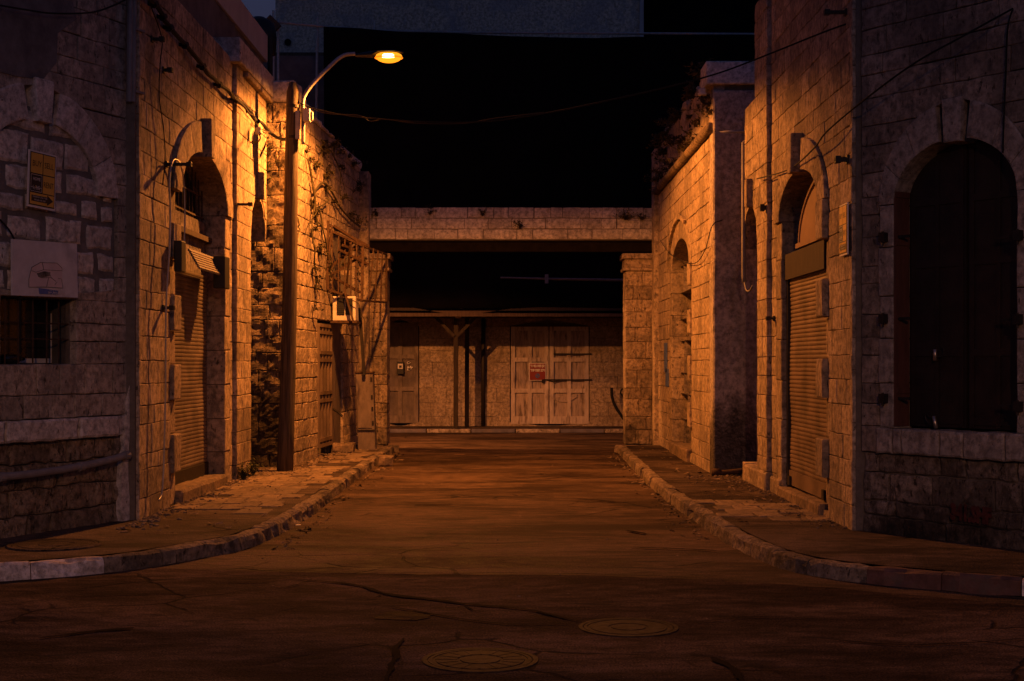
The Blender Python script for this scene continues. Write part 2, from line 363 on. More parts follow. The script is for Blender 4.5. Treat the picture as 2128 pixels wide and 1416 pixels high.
def backing(mb, fr, u0, u1, z0, z1, holes=(), n0=-.03, n1=-.6):
    cur = u0
    for h in sorted(holes, key=lambda h: h['c']):
        a, b = h['c'] - h['a'], h['c'] + h['a']; top = h['zs'] + h['b']
        if a > cur: mb.fbox(fr, cur, a, z0, z1, n1, n0)
        mb.fbox(fr, max(a, u0), min(b, u1), top + .02, z1, n1, n0)
        if h['zb'] > z0 + .02: mb.fbox(fr, max(a, u0), min(b, u1), z0, h['zb'], n1, n0)
        cur = b
    if cur < u1: mb.fbox(fr, cur, u1, z0, z1, n1, n0)
def arch(mb, fr, c, zs, a, b, w, n0, depth, n=9, skip_key=True, tv=.12, gap=.008, rough=.004, wv=None, t0=0.0, t1=math.pi):
    for i in range(n):
        th0 = t0 + (t1 - t0) * i / n; th1 = t0 + (t1 - t0) * (i + 1) / n
        if skip_key and n % 2 and i == n // 2: continue
        na, nr = 4, 3; vs = []; g = gap / (a + w); tint = R.uniform(1 - tv, 1 + tv)
        bb = [0, .06, .5, .94, 1] if False else [k / na for k in range(na + 1)]
        rr = [0, .06, .5, .94, 1]
        for rj in rr:
            for k in bb:
                th = th0 + g / 2 + (th1 - th0 - g) * k
                u = c + (a + w * rj) * math.cos(th); z = zs + (b + (wv or w) * rj) * math.sin(th)
                p = fr.P(u, z, 0); e = rj in (0, 1) or k in (0, 1)
                n_ = n0 + rough * sn(p, 8) - (.006 if e else 0)
                vs.append(fr.P(u + .004 * sn(p, 11), z + .004 * sn(p + Vector((3, 3, 3)), 11), n_))
        nu, nv = len(bb), len(rr)
        fs = [(j * nu + q, (j + 1) * nu + q, (j + 1) * nu + q + 1, j * nu + q + 1) for j in range(nv - 1) for q in range(nu - 1)]
        ring = list(range(nu)) + [j * nu + nu - 1 for j in range(1, nv)] + [(nv - 1) * nu + q for q in range(nu - 2, -1, -1)] + [j * nu for j in range(nv - 2, 0, -1)]
        b0 = len(vs); nn = Vector((fr.n[0], fr.n[1], 0))
        for k in ring: vs.append(vs[k] - nn * (depth + n0))
        m_ = len(ring)
        for k in range(m_): fs.append((ring[k], ring[(k + 1) % m_], b0 + (k + 1) % m_, b0 + k))
        mb.add(vs, fs, tint)
def keystone(mb, fr, c, z0, z1, wb, wt, n0, depth, tint=1.0):
    stone(mb, fr, lambda z: c - (wb + (wt - wb) * (z - z0) / (z1 - z0)) / 2, lambda z: c + (wb + (wt - wb) * (z - z0) / (z1 - z0)) / 2, z0, z1, n0, depth, tint, .004, .004)
def quoins(mb, fr, ue, sgn, z0, z1, wl, ws, n0, n1, depth, h=.3, tint=1.0):
    zs = courses(z0, z1, h, .1)
    for i, (a, b) in enumerate(zip(zs[:-1], zs[1:])):
        w = wl if i % 2 else ws; u0, u1 = (ue, ue + sgn * w) if sgn > 0 else (ue - w, ue)
        stone(mb, fr, u0, u1, a + .004, b - .004, n0 if i % 2 else n1, depth, tint * R.uniform(.88, 1.12), .005, .006, .01)
def back_panel(mb, fr, c, a, zb, zs, b, n, tint=1.0, t=.04):
    pts = [fr.P(c - a, zb, n), fr.P(c + a, zb, n)] + [fr.P(c + a * math.cos(k * math.pi / 16), zs + b * math.sin(k * math.pi / 16), n) for k in range(17)]
    mb.prism(pts, Vector((fr.n[0], fr.n[1], 0)) * -t, tint)
def roller(mb, fr, u0, u1, z0, z1, n, pitch=.045, amp=.008):
    k = round((z1 - z0) / pitch); prof = []
    for i in range(k):
        z = z0 + (z1 - z0) * i / k; p = (z1 - z0) / k
        for t, d in ((0, 0), (.10, 0), (.16, 1), (.5, 1.35), (.9, 1), (.96, 0)): prof.append((z + p * t + R.uniform(-.001, .001), n + amp * d))
    vs = []; fs = []
    K = 9
    for z, d in prof: vs += [fr.P(u0 + (u1 - u0) * q / K, z + .004 * sn(fr.P(u0 + (u1 - u0) * q / K, z), 1.7), d + .012 * sn(fr.P(u0 + (u1 - u0) * q / K, z) + Vector((2, 2, 2)), 2.3)) for q in range(K + 1)]
    for i in range(len(prof) - 1): fs += [((K + 1) * i + q, (K + 1) * i + q + 1, (K + 1) * (i + 1) + q + 1, (K + 1) * (i + 1) + q) for q in range(K)]
    mb.add(vs, fs)
def wire(pts, sag=0.0, n=14, wob=0.0):
    """polyline through points, smoothed"""
    pts = [Vector(p) for p in pts]; out = []
    for i in range(len(pts) - 1):
        p0 = pts[max(i - 1, 0)]; p1 = pts[i]; p2 = pts[i + 1]; p3 = pts[min(i + 2, len(pts) - 1)]
        for k in range(n):
            t = k / n
            q = .5 * ((2 * p1) + (p2 - p0) * t + (2 * p0 - 5 * p1 + 4 * p2 - p3) * t * t + (3 * p1 - p0 - 3 * p2 + p3) * t ** 3)
            if wob: q = q + Vector((sn(q, 3), sn(q + Vector((5, 0, 0)), 3), sn(q + Vector((0, 5, 0)), 3))) * wob
            out.append(q)
    out.append(pts[-1]); return out
def tuft(mb, base, nrm, size, n, droop=.5, w=.012, seed=1, leafy=True, up=.6):
    r = random.Random(seed); base = Vector(base); nrm = Vector(nrm)
    for i in range(n):
        d = (nrm * r.uniform(.2, 1) + Vector((r.uniform(-1, 1), r.uniform(-1, 1), r.uniform(-.3, 1) + up)) * .9).normalized()
        L = size * r.uniform(.4, 1.0); pts = []; p = base + Vector((r.uniform(-1, 1), r.uniform(-1, 1), r.uniform(-1, 1))) * size * .06
        for k in range(5):
            pts.append(p.copy()); p = p + d * L / 4; d = (d + Vector((r.uniform(-.25, .25), r.uniform(-.25, .25), -droop * r.uniform(.2, .6)))).normalized()
        mb.tube(pts, [w * .32, w * .28, w * .22, w * .16, w * .06], 4, r.uniform(.6, 1.3), 0, cap=False)
        if leafy:
            for q in pts[1:]:
                for _ in range(3):
                    a = Vector((r.uniform(-1, 1), r.uniform(-1, 1), r.uniform(-.6, .8))).normalized(); l = w * r.uniform(2.0, 4.5)
                    s_ = a.cross(Vector((0, 0, 1)) + Vector((.01, 0, 0))).normalized() * l * .28
                    mb.add([q, q + a * l * .5 + s_, q + a * l, q + a * l * .5 - s_], [(0, 1, 2, 3)], r.uniform(.5, 1.4), 0)

# ------------------------------------------------------------------ frames of the walls
FA = Frame((-3.51, 13.4), (0, 1)); FD = Frame((-3.60, 13.4), (-.46, -1)); FL = Frame((-4.9, 20.2), (1, 0))
F2 = Frame((-3.15, 20.2), (.37, 5.9)); FB = Frame((3.0, 12.55), (0, 1)); FE = Frame((3.07, 12.5), (.71, -1))
FR = Frame((2.66, 18.8), (1, 0)); FC = Frame((2.66, 18.8), (0, 1)); FG = Frame((-3.2, 26.2), (1, 0)); FF = Frame((-9.0, 34.2), (1, 0))
FT = Frame((-6.0, 37.0), (1, 0))

# ------------------------------------------------------------------ ground
mb = MB(); mb.add([(-60, -25, 0), (60, -25, 0), (60, 75, 0), (-60, 75, 0)], [(0, 1, 2, 3)]); road = struct(mb.build('road', M['asphalt']))
KL = [(-4.5, 25.6), (-2.25, 25.55), (-2.1, 25.2), (-2.12, 21), (-2.11, 17.5), (-2.10, 14.6), (-2.24, 12.45), (-2.5, 11.72), (-2.8, 11.17), (-3.05, 10.86), (-3.85, 10.36), (-7, 8.7)]
KR = [(4.5, 25.6), (2.05, 25.5), (1.88, 25.0), (1.80, 20), (1.78, 17.2), (1.87, 13.3), (1.97, 11.75), (2.13, 10.92), (2.45, 10.42), (2.95, 10.05), (3.5, 9.72), (7, 8.2)]
def resample(path, step):
    pts = [Vector((x, y, 0)) for x, y in path]; sm = wire(pts, n=10); out = [sm[0]]; acc = 0
    for a, b in zip(sm[:-1], sm[1:]):
        d = (b - a).length; 
        while acc + d >= step:
            t = (step - acc) / d; a = a.lerp(b, t); out.append(a.copy()); d = (b - a).length; acc = 0
        acc += d
    return out
def pavement(name, path, sgn, zt, material):
    pts = resample(path, .25); m = MB(); inner = []
    for i, p in enumerate(pts):
        d = (pts[min(i + 1, len(pts) - 1)] - pts[max(i - 1, 0)]).normalized(); nn = Vector((-d.y, d.x, 0)) * sgn; inner.append(p + nn * .14)
    x = inner[-1].x * 1.0; far = 9.0 * (1 if path[0][0] > 0 else -1)
    poly = [Vector((p.x, p.y, zt)) for p in inner] + [Vector((far, inner[-1].y, zt)), Vector((far, inner[0].y, zt))]
    from mathutils.geometry import tessellate_polygon
    m.add(poly, [tuple(t) for t in tessellate_polygon([poly])]); return struct(m.build(name, material))
def kerb(name, path, sgn, material, sel, h=.128, w=.15, L=.55):
    pts = resample(path, L / 4); m = MB(); r = random.Random(3)
    for i in range(0, len(pts) - 4, 4):
        mid = pts[i + 2]
        if not sel(mid): continue
        hh = h * r.uniform(.93, 1.06); tint = r.uniform(.82, 1.15); off = r.uniform(-.008, .008); vs = []; k = 0
        prof = [(0, 0), (.006, hh * .55), (.012, hh * .86), (.038, hh), (w * .7, hh), (w, hh - .006), (w, 0)]
        for j in range(5):
            chip = r.random() < .16; p = pts[i + j]; d = (pts[min(i + j + 1, len(pts) - 1)] - pts[max(i + j - 1, 0)]).normalized(); nn = Vector((-d.y, d.x, 0)) * sgn
            if j == 0: p = p + d * .004
            if j == 4: p = p - d * .004
            for a, b in prof:
                if chip and a < .05 and b > .05: a, b = a + r.uniform(.01, .03), b - r.uniform(.01, .035)
                e = .005 if j in (0, 4) else 0
                q = p + nn * (a + off + (e if a < .05 else 0)) + Vector((0, 0, b - (e if b > .05 else 0)))
                q += nn * (.014 * sn(q, 9) + .008 * sn(q, 27)) + Vector((0, 0, .012 * sn(q + Vector((4, 4, 4)), 7) + .006 * sn(q, 23))); vs.append(q)
        n = len(prof); fs = [(j * n + q, j * n + q + 1, (j + 1) * n + q + 1, (j + 1) * n + q) for j in range(4) for q in range(n - 1)]
        fs += [tuple(range(n)), tuple(4 * n + q for q in range(n - 1, -1, -1))]
        m.add(vs, fs, tint)
    return struct(m.build(name, material))
pavement('pavement_left', KL, -1, .125, M['asphalt_walk']); pavement('pavement_right', KR, 1, .125, M['asphalt_walk'])
kerb('kerb_left', KL, -1, M['kerbstone'], lambda p: p.x > -3.08 and p.y < 25.6 or p.y > 20)
kerb('kerb_white', KL, -1, M['kerbwhite'], lambda p: p.x <= -3.08 and p.y < 20)
kerb('kerb_right', KR, 1, M['kerbstone'], lambda p: p.y > 20 or p.x < 2.42)
kerb('kerb_red', KR, 1, M['kerbred'], lambda p: 2.42 <= p.x <= 3.35 and p.y < 20)
kerb('kerb_white_right', KR, 1, M['kerbwhite'], lambda p: p.x > 3.35 and p.y < 20)
mb = MB(); mb.box(-14, 14, 32.75, 40, -.1, .085); struct(mb.build('far_pavement', M['asphalt_walk']))
for nm, k0, mt in (('far_kerb_white', 0, 'kerbfar'), ('far_kerb_dark', 1, 'kerbblue')):
    mb = MB()
    for i in range(-9, 10):
        if (i % 2) == k0: 
            x = -1.95 + i * 1.02; mb.box(x, x + 1.0, 32.58, 32.75, 0, .088, R.uniform(.85, 1.1))
    struct(mb.build(nm, M[mt], bevel=.015))
# worn paving slabs
def pavers(name, x0, x1, y0, y1, miss=.06, seed=2, ang=0.0, edge=.25):
    r = random.Random(seed); m = MB(); y = y0
    while y < y1:
        d = r.uniform(.26, .40); x = x0 + r.uniform(-.1, .1)
        while x < x1:
            w = r.uniform(.18, .42); cx, cy = x + w / 2, y + d / 2
            if r.random() > miss and sn(Vector((cx, cy, seed)), 1.3) > -.42:
                z = .130 + r.uniform(0, .006); tx, ty = r.uniform(-.01, .01), r.uniform(-.01, .01); g = .005; a = r.uniform(-.03, .03)
                cs = []
                for zz in (0.10, None):
                    for sx, sy in ((-1, -1), (1, -1), (1, 1), (-1, 1)):
                        px, py = sx * (w / 2 - g) + r.uniform(-.012, .012), sy * (d / 2 - g) + r.uniform(-.012, .012)
                        cs.append((cx + px * math.cos(a) - py * math.sin(a), cy + py * math.cos(a) + px * math.sin(a), zz if zz else z + tx * px + ty * py))
                m.hexa(cs, r.uniform(.75, 1.2))
            x += w
        y += d
    return struct(m.build(name, M['paver'], bevel=.008))
pavers('paving_left', -3.4, -2.55, 13.9, 19.6, seed=2); pavers('paving_right', 2.02, 2.85, 13.3, 15.3, seed=5, miss=.1)
pavers('paving_left_end', -2.8, -2.45, 19.7, 24.9, seed=9, miss=.15)
def ribbon(m, pts, w, z=.0125, seed=1, br=.5):
    r = random.Random(seed); P = wire([Vector((p.x, p.y, 0)) for p in pts], n=16); vs = []; n = len(P)
    for i, p in enumerate(P):
        d = (P[min(i + 1, n - 1)] - P[max(i - 1, 0)]).normalized(); nn = Vector((-d.y, d.x, 0)); taper = math.sin(math.pi * min(1, max(0, (i + .3) / n))) ** .5
        ww = w * taper * (.35 + 1.2 * abs(sn(p + Vector((seed, 0, 0)), 2.3)) + .3 * r.random()); o = nn * (.05 * br * sn(p + Vector((0, seed, 0)), 3.1) + .02 * br * sn(p, 11))
        vs += [p + o - nn * ww / 2 + Vector((0, 0, z)), p + o + nn * ww / 2 + Vector((0, 0, z))]
    m.add(vs, [(2 * i, 2 * i + 1, 2 * i + 3, 2 * i + 2) for i in range(n - 1)])
cr = MB(); G = ground
for i, (pts, w) in enumerate([
    ([(370, 1172), (640, 1190), (900, 1194), (1200, 1196), (1500, 1206)], .020), ([(590, 1204), (720, 1216), (800, 1236), (900, 1250), (960, 1258), (1090, 1270), (1205, 1296)], .065), ([(960, 1258), (985, 1272), (1030, 1280)], .018), ([(800, 1236), (770, 1248), (700, 1250)], .016), ([(1090, 1270), (1180, 1266), (1290, 1272)], .012), ([(650, 1206), (600, 1222), (520, 1228)], .014),
    ([(790, 1262), (880, 1276), (960, 1290), (1080, 1302), (1190, 1300)], .035), ([(1310, 1140), (1400, 1143), (1490, 1147)], .06), ([(835, 1330), (828, 1352), (815, 1385), (800, 1425)], .05),
    ([(80, 1330), (180, 1318), (280, 1310)], .07), ([(460, 1212), (560, 1214)], .03), ([(1480, 1370), (1520, 1392), (1545, 1425)], .06), ([(860, 1052), (940, 1050)], .07), ([(1060, 1030), (1150, 1034)], .035),
    ([(1200, 1038), (1290, 1046)], .06), ([(1300, 1105), (1345, 1112)], .07), ([(600, 1080), (640, 1060), (720, 1030)], .03), ([(1420, 1300), (1600, 1285), (1800, 1300)], .02), ([(0, 1260), (220, 1240), (420, 1236)], .02),
    ([(1700, 1330), (1900, 1345), (2128, 1330)], .03), ([(1110, 1000), (1200, 990)], .03)]):
    ribbon(cr, [G(*p) for p in pts], w, seed=i + 1)
struct(cr.build('road_cracks', M['tar']))
def sheet(name, px, z, material, rough=.0, seed=0):
    pts = [G(*p) for p in px]; out = []
    for a, b in zip(pts, pts[1:] + pts[:1]):
        n_ = max(1, int((b - a).length / .08))
        for k in range(n_):
            q = a.lerp(b, k / n_); o_ = rough * Vector((sn(q + Vector((seed, 0, 0)), 5), sn(q + Vector((0, seed, 0)), 5), 0)) + rough * .4 * Vector((sn(q, 19), sn(q + Vector((2, 0, 0)), 19), 0)); out.append(Vector((q.x + o_.x, q.y + o_.y, z)))
    from mathutils.geometry import tessellate_polygon
    m = MB(); m.add(out, [tuple(t) for t in tessellate_polygon([out])]); return struct(m.build(name, material))
sheet('road_patch', [(300, 1182), (640, 1191), (900, 1195), (1200, 1197), (1500, 1207), (1720, 1222), (2300, 1275), (2600, 1480), (-500, 1480), (-300, 1235), (60, 1212)], .004, M['asphalt_coarse'], .03)
sheet('road_patch', [(770, 1282), (800, 1274), (840, 1272), (880, 1277), (895, 1286), (860, 1292), (815, 1290)], .0085, M['asphalt_dark'], .07, 3)
# manhole covers
def manhole(px, py, r, label, spokes, z=0.0, mt='manhole'):
    c = G(px, py, z); t = thing('manhole_cover', label, 'manhole cover', (c.x, c.y, z), 'round covers set in the ground')
    m = MB(); m.lathe(c, [(r * 1.06, .0), (r * 1.04, .010), (r * .95, .010), (r * .945, .006)], 40); m.build('frame', M[mt], t, smooth=False)
    m = MB(); m.lathe(c, [(r * .93, .005), (r * .93, .009), (r * .86, .0095), (r * .855, .006), (r * .80, .006), (r * .795, .0095), (r * .42, .0095), (r * .41, .006), (r * .36, .006), (r * .355, .010), (.001, .010)], 40)
    for k in range(spokes):
        a = 2 * math.pi * k / spokes; d = Vector((math.cos(a), math.sin(a), 0)); m.bar(c + d * r * .42 + Vector((0, 0, .0095)), c + d * r * .8 + Vector((0, 0, .0095)), .012, .004)
    m.build('lid', M[mt], t); return t
manhole(998, 1374, .30, 'round iron manhole cover with raised spokes nearest the camera', 16)
manhole(1306, 1306, .29, 'worn flat manhole cover at the end of the long road crack', 0)
manhole(115, 1133, .36, 'wide smooth round cover in the pavement by the white kerb', 0, .128, 'asphalt_walk')

# ------------------------------------------------------------------ left corner building
lb = thing('corner_building', 'tall stone corner building on the left with bricked-up arch and arched shop entrance', 'building', (-3.6, 13.4, 0))
h1 = hole(2.75, 1.2, .10, 3.40, .57); h1o = hole(2.75, 1.2 + .34, .10, 3.40, .57 + .34)
h2 = hole(6.02, .57, .10, 3.30, .58); h2o = hole(6.02, .57 + .02, .10, 3.30, .60)
zsA = courses(.10, 5.42, .225)
m = MB(); ashlar(m, FA, 0, 4.47, zsA, [h1o], w=.42, res=.12, rough=.006, jit=.008, bev=.006); m.build('street_wall', M['stone'], lb)
m = MB(); ashlar(m, FA, 4.47, 6.615, zsA, [h2o], w=.5, n0=.055, depth=.5, rough=.004, jit=.005, bev=.006); m.build('pilaster_wall', M['stone'], lb)
m = MB(); backing(m, FA, -.05, 6.6, .0, 5.42, [h1o, h2o]); m.build('wall_core', M['mortar'], lb)
m = MB(); arch(m, FA, 2.75, 3.40, 1.2, .57, .34, .05, .40, 9); keystone(m, FA, 2.75, 3.93, 4.36, .17, .24, .12, .3); m.build('shop_arch', M['stone'], lb)
m = MB(); quoins(m, FA, 2.75 - 1.2, -1, .12, 3.4, .32, .30, .035, -.03, .38, .36); m.build('near_jamb', M['stone'], lb)
m = MB(); quoins(m, FA, 2.75 + 1.2, 1, .12, 3.4, .34, .33, .012, .004, .38, .42); m.build('far_jamb', M['stone'], lb)
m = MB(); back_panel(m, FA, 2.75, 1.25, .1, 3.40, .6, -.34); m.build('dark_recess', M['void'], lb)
m = MB(); arch(m, FA, 6.02, 3.30, .55, .56, .03, .05, .3, 5, skip_key=False); keystone(m, FA, 6.02, 3.84, 4.2, .15, .17, .13, .3); m.build('pilaster_arch', M['stone'], lb)
# shop front: roller shutter, canopy box, fascia, fanlight grille, threshold
sh = MB(); roller(sh, FA, 1.6, 3.9, .40, 2.66, -.21); sho = sh.build('roller_shutter', M['slat'], lb)
m = MB(); m.fbox(FA, 1.58, 3.92, .24, .40, -.24, -.185); m.build('bottom_rail', M['iron'], sho)
m = MB()
for k, t in enumerate([0, 1, 2, 3, 4, 5, 6]):
    a0, a1 = 2.86 - t * .03, 2.86 - (t + 1) * .03
    m.hexa([FA.P(2.2, a1 - .02, -.02 + .017 * t), FA.P(3.75, a1 - .02, -.02 + .017 * t), FA.P(3.75, a0 - .02, -.05 + .017 * t), FA.P(2.2, a0 - .02, -.05 + .017 * t),
            FA.P(2.2, a1, -.01 + .017 * t), FA.P(3.75, a1, -.01 + .017 * t), FA.P(3.75, a0, -.04 + .017 * t), FA.P(2.2, a0, -.04 + .017 * t)])
m.build('canopy', M['grey_door'], lb)
m = MB(); m.fbox(FA, 1.55, 3.95, 2.66, 3.30, -.33, -.22); m.build('fascia', M['plaster'], lb)
m = MB(); m.fbox(FA, 1.55, 3.95, 3.06, 3.12, -.215, -.15); m.build('fascia_beam', M['wood'], lb)
m = MB()
for k in range(13):
    u = 1.7 + k * .175; z1 = 3.40 + .57 * math.sqrt(max(0, 1 - ((u - 2.75) / 1.2) ** 2)); m.tube([FA.P(u, 3.3, -.24), FA.P(u, z1, -.24)], .009, 5)
for z in (3.34, 3.6): m.fbox(FA, 1.62 if z < 3.5 else 1.75, 3.88 if z < 3.5 else 3.75, z, z + .02, -.25, -.23)
m.build('fanlight_grille', M['rust'], lb)
m = MB(); stone(m, FA, 1.56, 2.8, .06, .26, .05, .4, 1.0, .012, .012, .03); stone(m, FA, 2.81, 3.96, .06, .25, .04, .4, .95, .012, .012, .03); m.build('threshold', M['paver'], lb)
m = MB(); bx = FA.uv(384, 530, .13); m.fbox(FA, bx[0] - .10, bx[0] + .10, 2.54, 2.86, .04, .12); spk = m.build('speaker_box', M['blackplastic'], origin=None, bevel=.01)
tag(spk, 'black box hung at the near end of the shop canopy', 'box')
m = MB(); bx = FA.uv(474, 560, .2); m.fbox(FA, bx[0] + .12, bx[0] + .40, 2.48, 2.86, .0, .14); tag(m.build('motor_box', M['blackplastic'], bevel=.01), 'black box at the far end of the shop canopy beside the drainpipe', 'box')
# coping, moulding and roof parapet
m = MB()
us = [4.3, 4.75, 5.2, 5.75, 6.3, 6.85]
for a, b in zip(us[:-1], us[1:]): stone(m, FA, a + .004, b - .004, 5.36, 5.66, .13, .5, R.uniform(.9, 1.1), .006, .006, .015)
m.build('coping', M['stone_pale'], lb)
m = MB(); m.fbox(FA, 4.9, 6.85, 5.28, 5.35, 0, .12); m.build('moulding', M['stone'], lb, bevel=.02)
m = MB(); m.fbox(FA, -.1, 6.8, 5.42, 6.45, -.6, -.42); m.build('roof_parapet', M['dark_render'], lb)
m = MB(); m.fbox(FA, -.1, 6.8, 5.3, 5.42, -6, -.02); m.fbox(FA, -3, 6.6, 0, 5.3, -6, -5.8); m.build('roof_slab', M['dark_render'], lb)
# chamfered front
un0, zn0 = FD.uv(158, 757); un1, zn1 = FD.uv(2, 614); nic = hole((un0 + un1) / 2, (un1 - un0) / 2, zn0, zn1 + .0, 0)
uc, zc = FD.uv(88, 250); ur, zr = FD.uv(205, 408); uo, zo = FD.uv(245, 408); aw = ur - uo
bA = dict(c=uc, a=uc - ur, zs=zr, b=zc - zr); awv = .31; ho = hole(uc, bA['a'] + aw, zn1 + .02, zr, bA['b'] + awv)
LD = 3.4; zsD = courses(.05, .92, .22) + [1.115] + courses(1.115, zn0, .20)[1:] + courses(zn0, zn1, .22)[1:] + courses(zn1, 5.42, .215)[1:]
zlow = [z for z in zsD if z <= .921]; zhi = [z for z in zsD if z >= 1.11]
m = MB(); ashlar(m, FD, 0, LD, zhi, [nic, ho], w=.36, gap=.007, res=.1, rough=.007, jit=.008, bev=.006, tv=.14); m.build('chamfer_wall', M['stone_dim'], lb)
m = MB(); ashlar(m, FD, 0, LD, zlow, [], w=.45, gap=.014, res=.06, rough=.03, jit=.022, bev=.016, n0=-.03); m.build('chamfer_base', M['stone_rough'], lb)
m = MB()
for pa, pb in ((243, 160), (156, 8), (4, -140)):
    a, _ = FD.uv(pa, 890); b, _ = FD.uv(pb, 890); stone(m, FD, a + .006, b - .006, .925, 1.11, .045, .2, R.uniform(.95, 1.08), .012, .012, .02, .08)
a, _ = FD.uv(243, 890); stone(m, FD, 0, a, .925, 1.11, 0, .2, .9, .01, .01, .012); m.build('ledge', M['stone_pale'], lb)
m = MB(); backing(m, FD, 0, LD, 0, 5.42, [dict(ho, zb=zn0)], -.075)
m.fbox(FD, ho['c'] - ho['a'], un0, zn0, zn1 + .02, -.6, -.075); m.fbox(FD, un1, ho['c'] + ho['a'], zn0, zn1 + .02, -.6, -.075); m.build('chamfer_core', M['mortar'], lb)
m = MB(); arch(m, FD, uc, zr, bA['a'], bA['b'], aw, .008, .2, 7, wv=awv); keystone(m, FD, uc, zc - .02, zc + awv + .04, .17, .23, .035, .2, 1.1); m.build('arch_stones', M['stone_pale'], lb)
m = MB(); ashlar(m, FD, uc - bA['a'] - aw, uc + bA['a'] + aw, courses(zn1 + .02, zc + aw * .3, .235), [], w=.40, gap=.045, n0=-.03, res=.06, jit=.018, rough=.01, bev=.02, tv=.12)
m.build('arch_infill', M['stone_pale'], lb)
m = MB(); m.fbox(FD, uc - bA['a'] - aw, uc + bA['a'] + aw, zn1 + .02, zc + aw * .4, -.3, -.045); m.build('infill_mortar', M['cement'], lb)
m = MB(); ashlar(m, Frame((-3.615, 13.392), (1, 0)), 0, .105, courses(.08, 5.42, .24), [], w=.5, gap=.006, depth=.08, res=.05, rough=.008, jit=.006, bev=.006); m.build('corner_stones', M['stone'], lb)
# window niche
m = MB(); m.fbox(FD, un0 - .02, un1 + .02, zn0 - .1, zn1 + .1, -.6, -.42); m.build('window_back', M['void'], lb)
m = MB(); m.fbox(FD, un0 - .1, un0, zn0, zn1, -.42, -.12); m.fbox(FD, un0, un1, zn1, zn1 + .06, -.42, -.02); m.build('window_reveal', M['cement'], lb)
m = MB(); stone(m, FD, un0, un1, zn0 - .08, zn0, -.02, .4, 1.0, .01, .01); m.build('window_sill', M['cement'], lb)
wf = MB(); a, _ = FD.uv(108, 690, -.3); wf.fbox(FD, a - .025, a + .025, zn0 + .01, zn1 - .12, -.32, -.28); wf.fbox(FD, a, un1, zn0 + .01, zn0 + .05, -.32, -.28); wfo = wf.build('window_frame', M['white'], lb)
m = MB(); m.fbox(FD, a + .025, un1, zn0 + .05, zn1, -.31, -.30); m.build('pane', M['glass'], wfo)
m = MB()
for px in (10, 38, 68, 97, 122):
    u, _ = FD.uv(px, 690, -.08); m.tube([FD.P(u, zn0, -.08), FD.P(u, zn1, -.08)], .008, 6)
for pz in (.62, .38): m.tube([FD.P(un0, zn0 + (zn1 - zn0) * pz, -.09), FD.P(un1, zn0 + (zn1 - zn0) * pz, -.09)], .007, 6)
m.build('window_bars', M['rust'], lb)
p0 = FD.at(8, 745, -.2); m = MB(); ax = Vector((FD.d[0], FD.d[1], 0)) * -1; q = FD.P(FD.uv(5, 745, -.2)[0], zn0 + .045, -.2)
m.tube([q, q + ax * .01, q + ax * .14, q + ax * .18, q + ax * .22, q + ax * .25], [.02, .04, .04, .03, .015, .015], 12)
tag(m.build('plastic_bottle', M['glass'], smooth=True), 'clear plastic bottle lying on the sill behind the window bars', 'bottle')
# drip of white cement down the corner and cement repairs
def patch(mb, fr, pts, n=.012, t=.05):
    mb.prism([fr.at(px, py, n) for px, py in pts], Vector((fr.n[0], fr.n[1], 0)) * -t)
m = MB(); L1 = [(274, 640), (290, 655), (284, 720), (276, 800), (268, 870), (262, 940), (262, 1000), (266, 1088), (250, 1090), (246, 1030), (250, 960), (258, 880), (264, 800), (272, 720)]
L1 = wire([FD.at(px, py, .0) for px, py in L1], n=5)
m.prism([p + Vector((FD.n[0], FD.n[1], 0)) * .03 for p in L1], Vector((FD.n[0], FD.n[1], 0)) * -.06); m.build('cement_streak', M['stone_pale'], lb)
m = MB(); patch(m, FD, [(0, 0), (150, 0), (160, 40), (120, 70), (118, 130), (90, 165), (40, 160), (0, 150)], .008); m.build('cement_patch', M['cement'], lb)

# ------------------------------------------------------------------ second building on the left
l2 = thing('stone_annexe', 'lower stone building on the left behind the street lamp with overgrown cracked wall', 'building', (-3.15, 20.2, 0))
u_a, _ = F2.uv(660, 850); u_b, _ = F2.uv(713, 850); u_c, _ = F2.uv(690, 560); u_d, _ = F2.uv(737, 560)
hd = hole((u_a + u_b) / 2, (u_b - u_a) / 2, .12, 2.28, 0); hwn = hole((u_c + u_d) / 2, (u_d - u_c) / 2, 2.75, 3.75, 0)
zs2 = courses(.1, 2.28, .218) + courses(2.28, 2.75, .23)[1:] + courses(2.75, 3.75, .22)[1:] + courses(3.75, 5.3, .22)[1:]
m = MB(); ashlar(m, F2, 0, 5.92, zs2, [hd, hwn], w=.42, gap=.009, res=.09, rough=.012, jit=.014, bev=.010, tv=.15); m.build('street_wall', M['stone'], l2)
m = MB(); backing(m, F2, .3, 5.9, 0, 5.3, [hd, hwn], -.045); m.build('wall_core', M['mortar'], l2)
m = MB()
us = [0, .5, 1.05, 1.6, 2.2, 2.75, 3.3, 3.9, 4.5, 5.1, 5.95]
for i, (a, b) in enumerate(zip(us[:-1], us[1:])): stone(m, F2, a + .006, b - .006, 5.3, (5.62 if i == 0 else 5.56 - .045 * i + R.uniform(-.03, .03)), .07 if i == 0 else .03, .5, R.uniform(.85, 1.1), .015, .015, .03)
m.build('coping', M['stone_pale'], l2)
m = MB(); ashlar(m, FL, 0, 1.75, courses(.1, 2.9, .23) + courses(2.9, 5.3, .33)[1:], [], n0=.03, w=.36, gap=.004, res=.05, rough=.026, jit=.014, bev=.012, tv=.22); m.build('return_wall', M['rough_mould_shade'], l2)
m = MB(); m.fbox(FL, 0, 1.7, 0, 5.3, -.4, .012); m.build('return_core', M['rough_mould_shade'], l2)
m = MB(); stone(m, FL, .9, 1.77, 5.3, 5.6, .06, .4, 1.0, .01, .01, .02); m.build('return_coping', M['stone_pale'], l2)
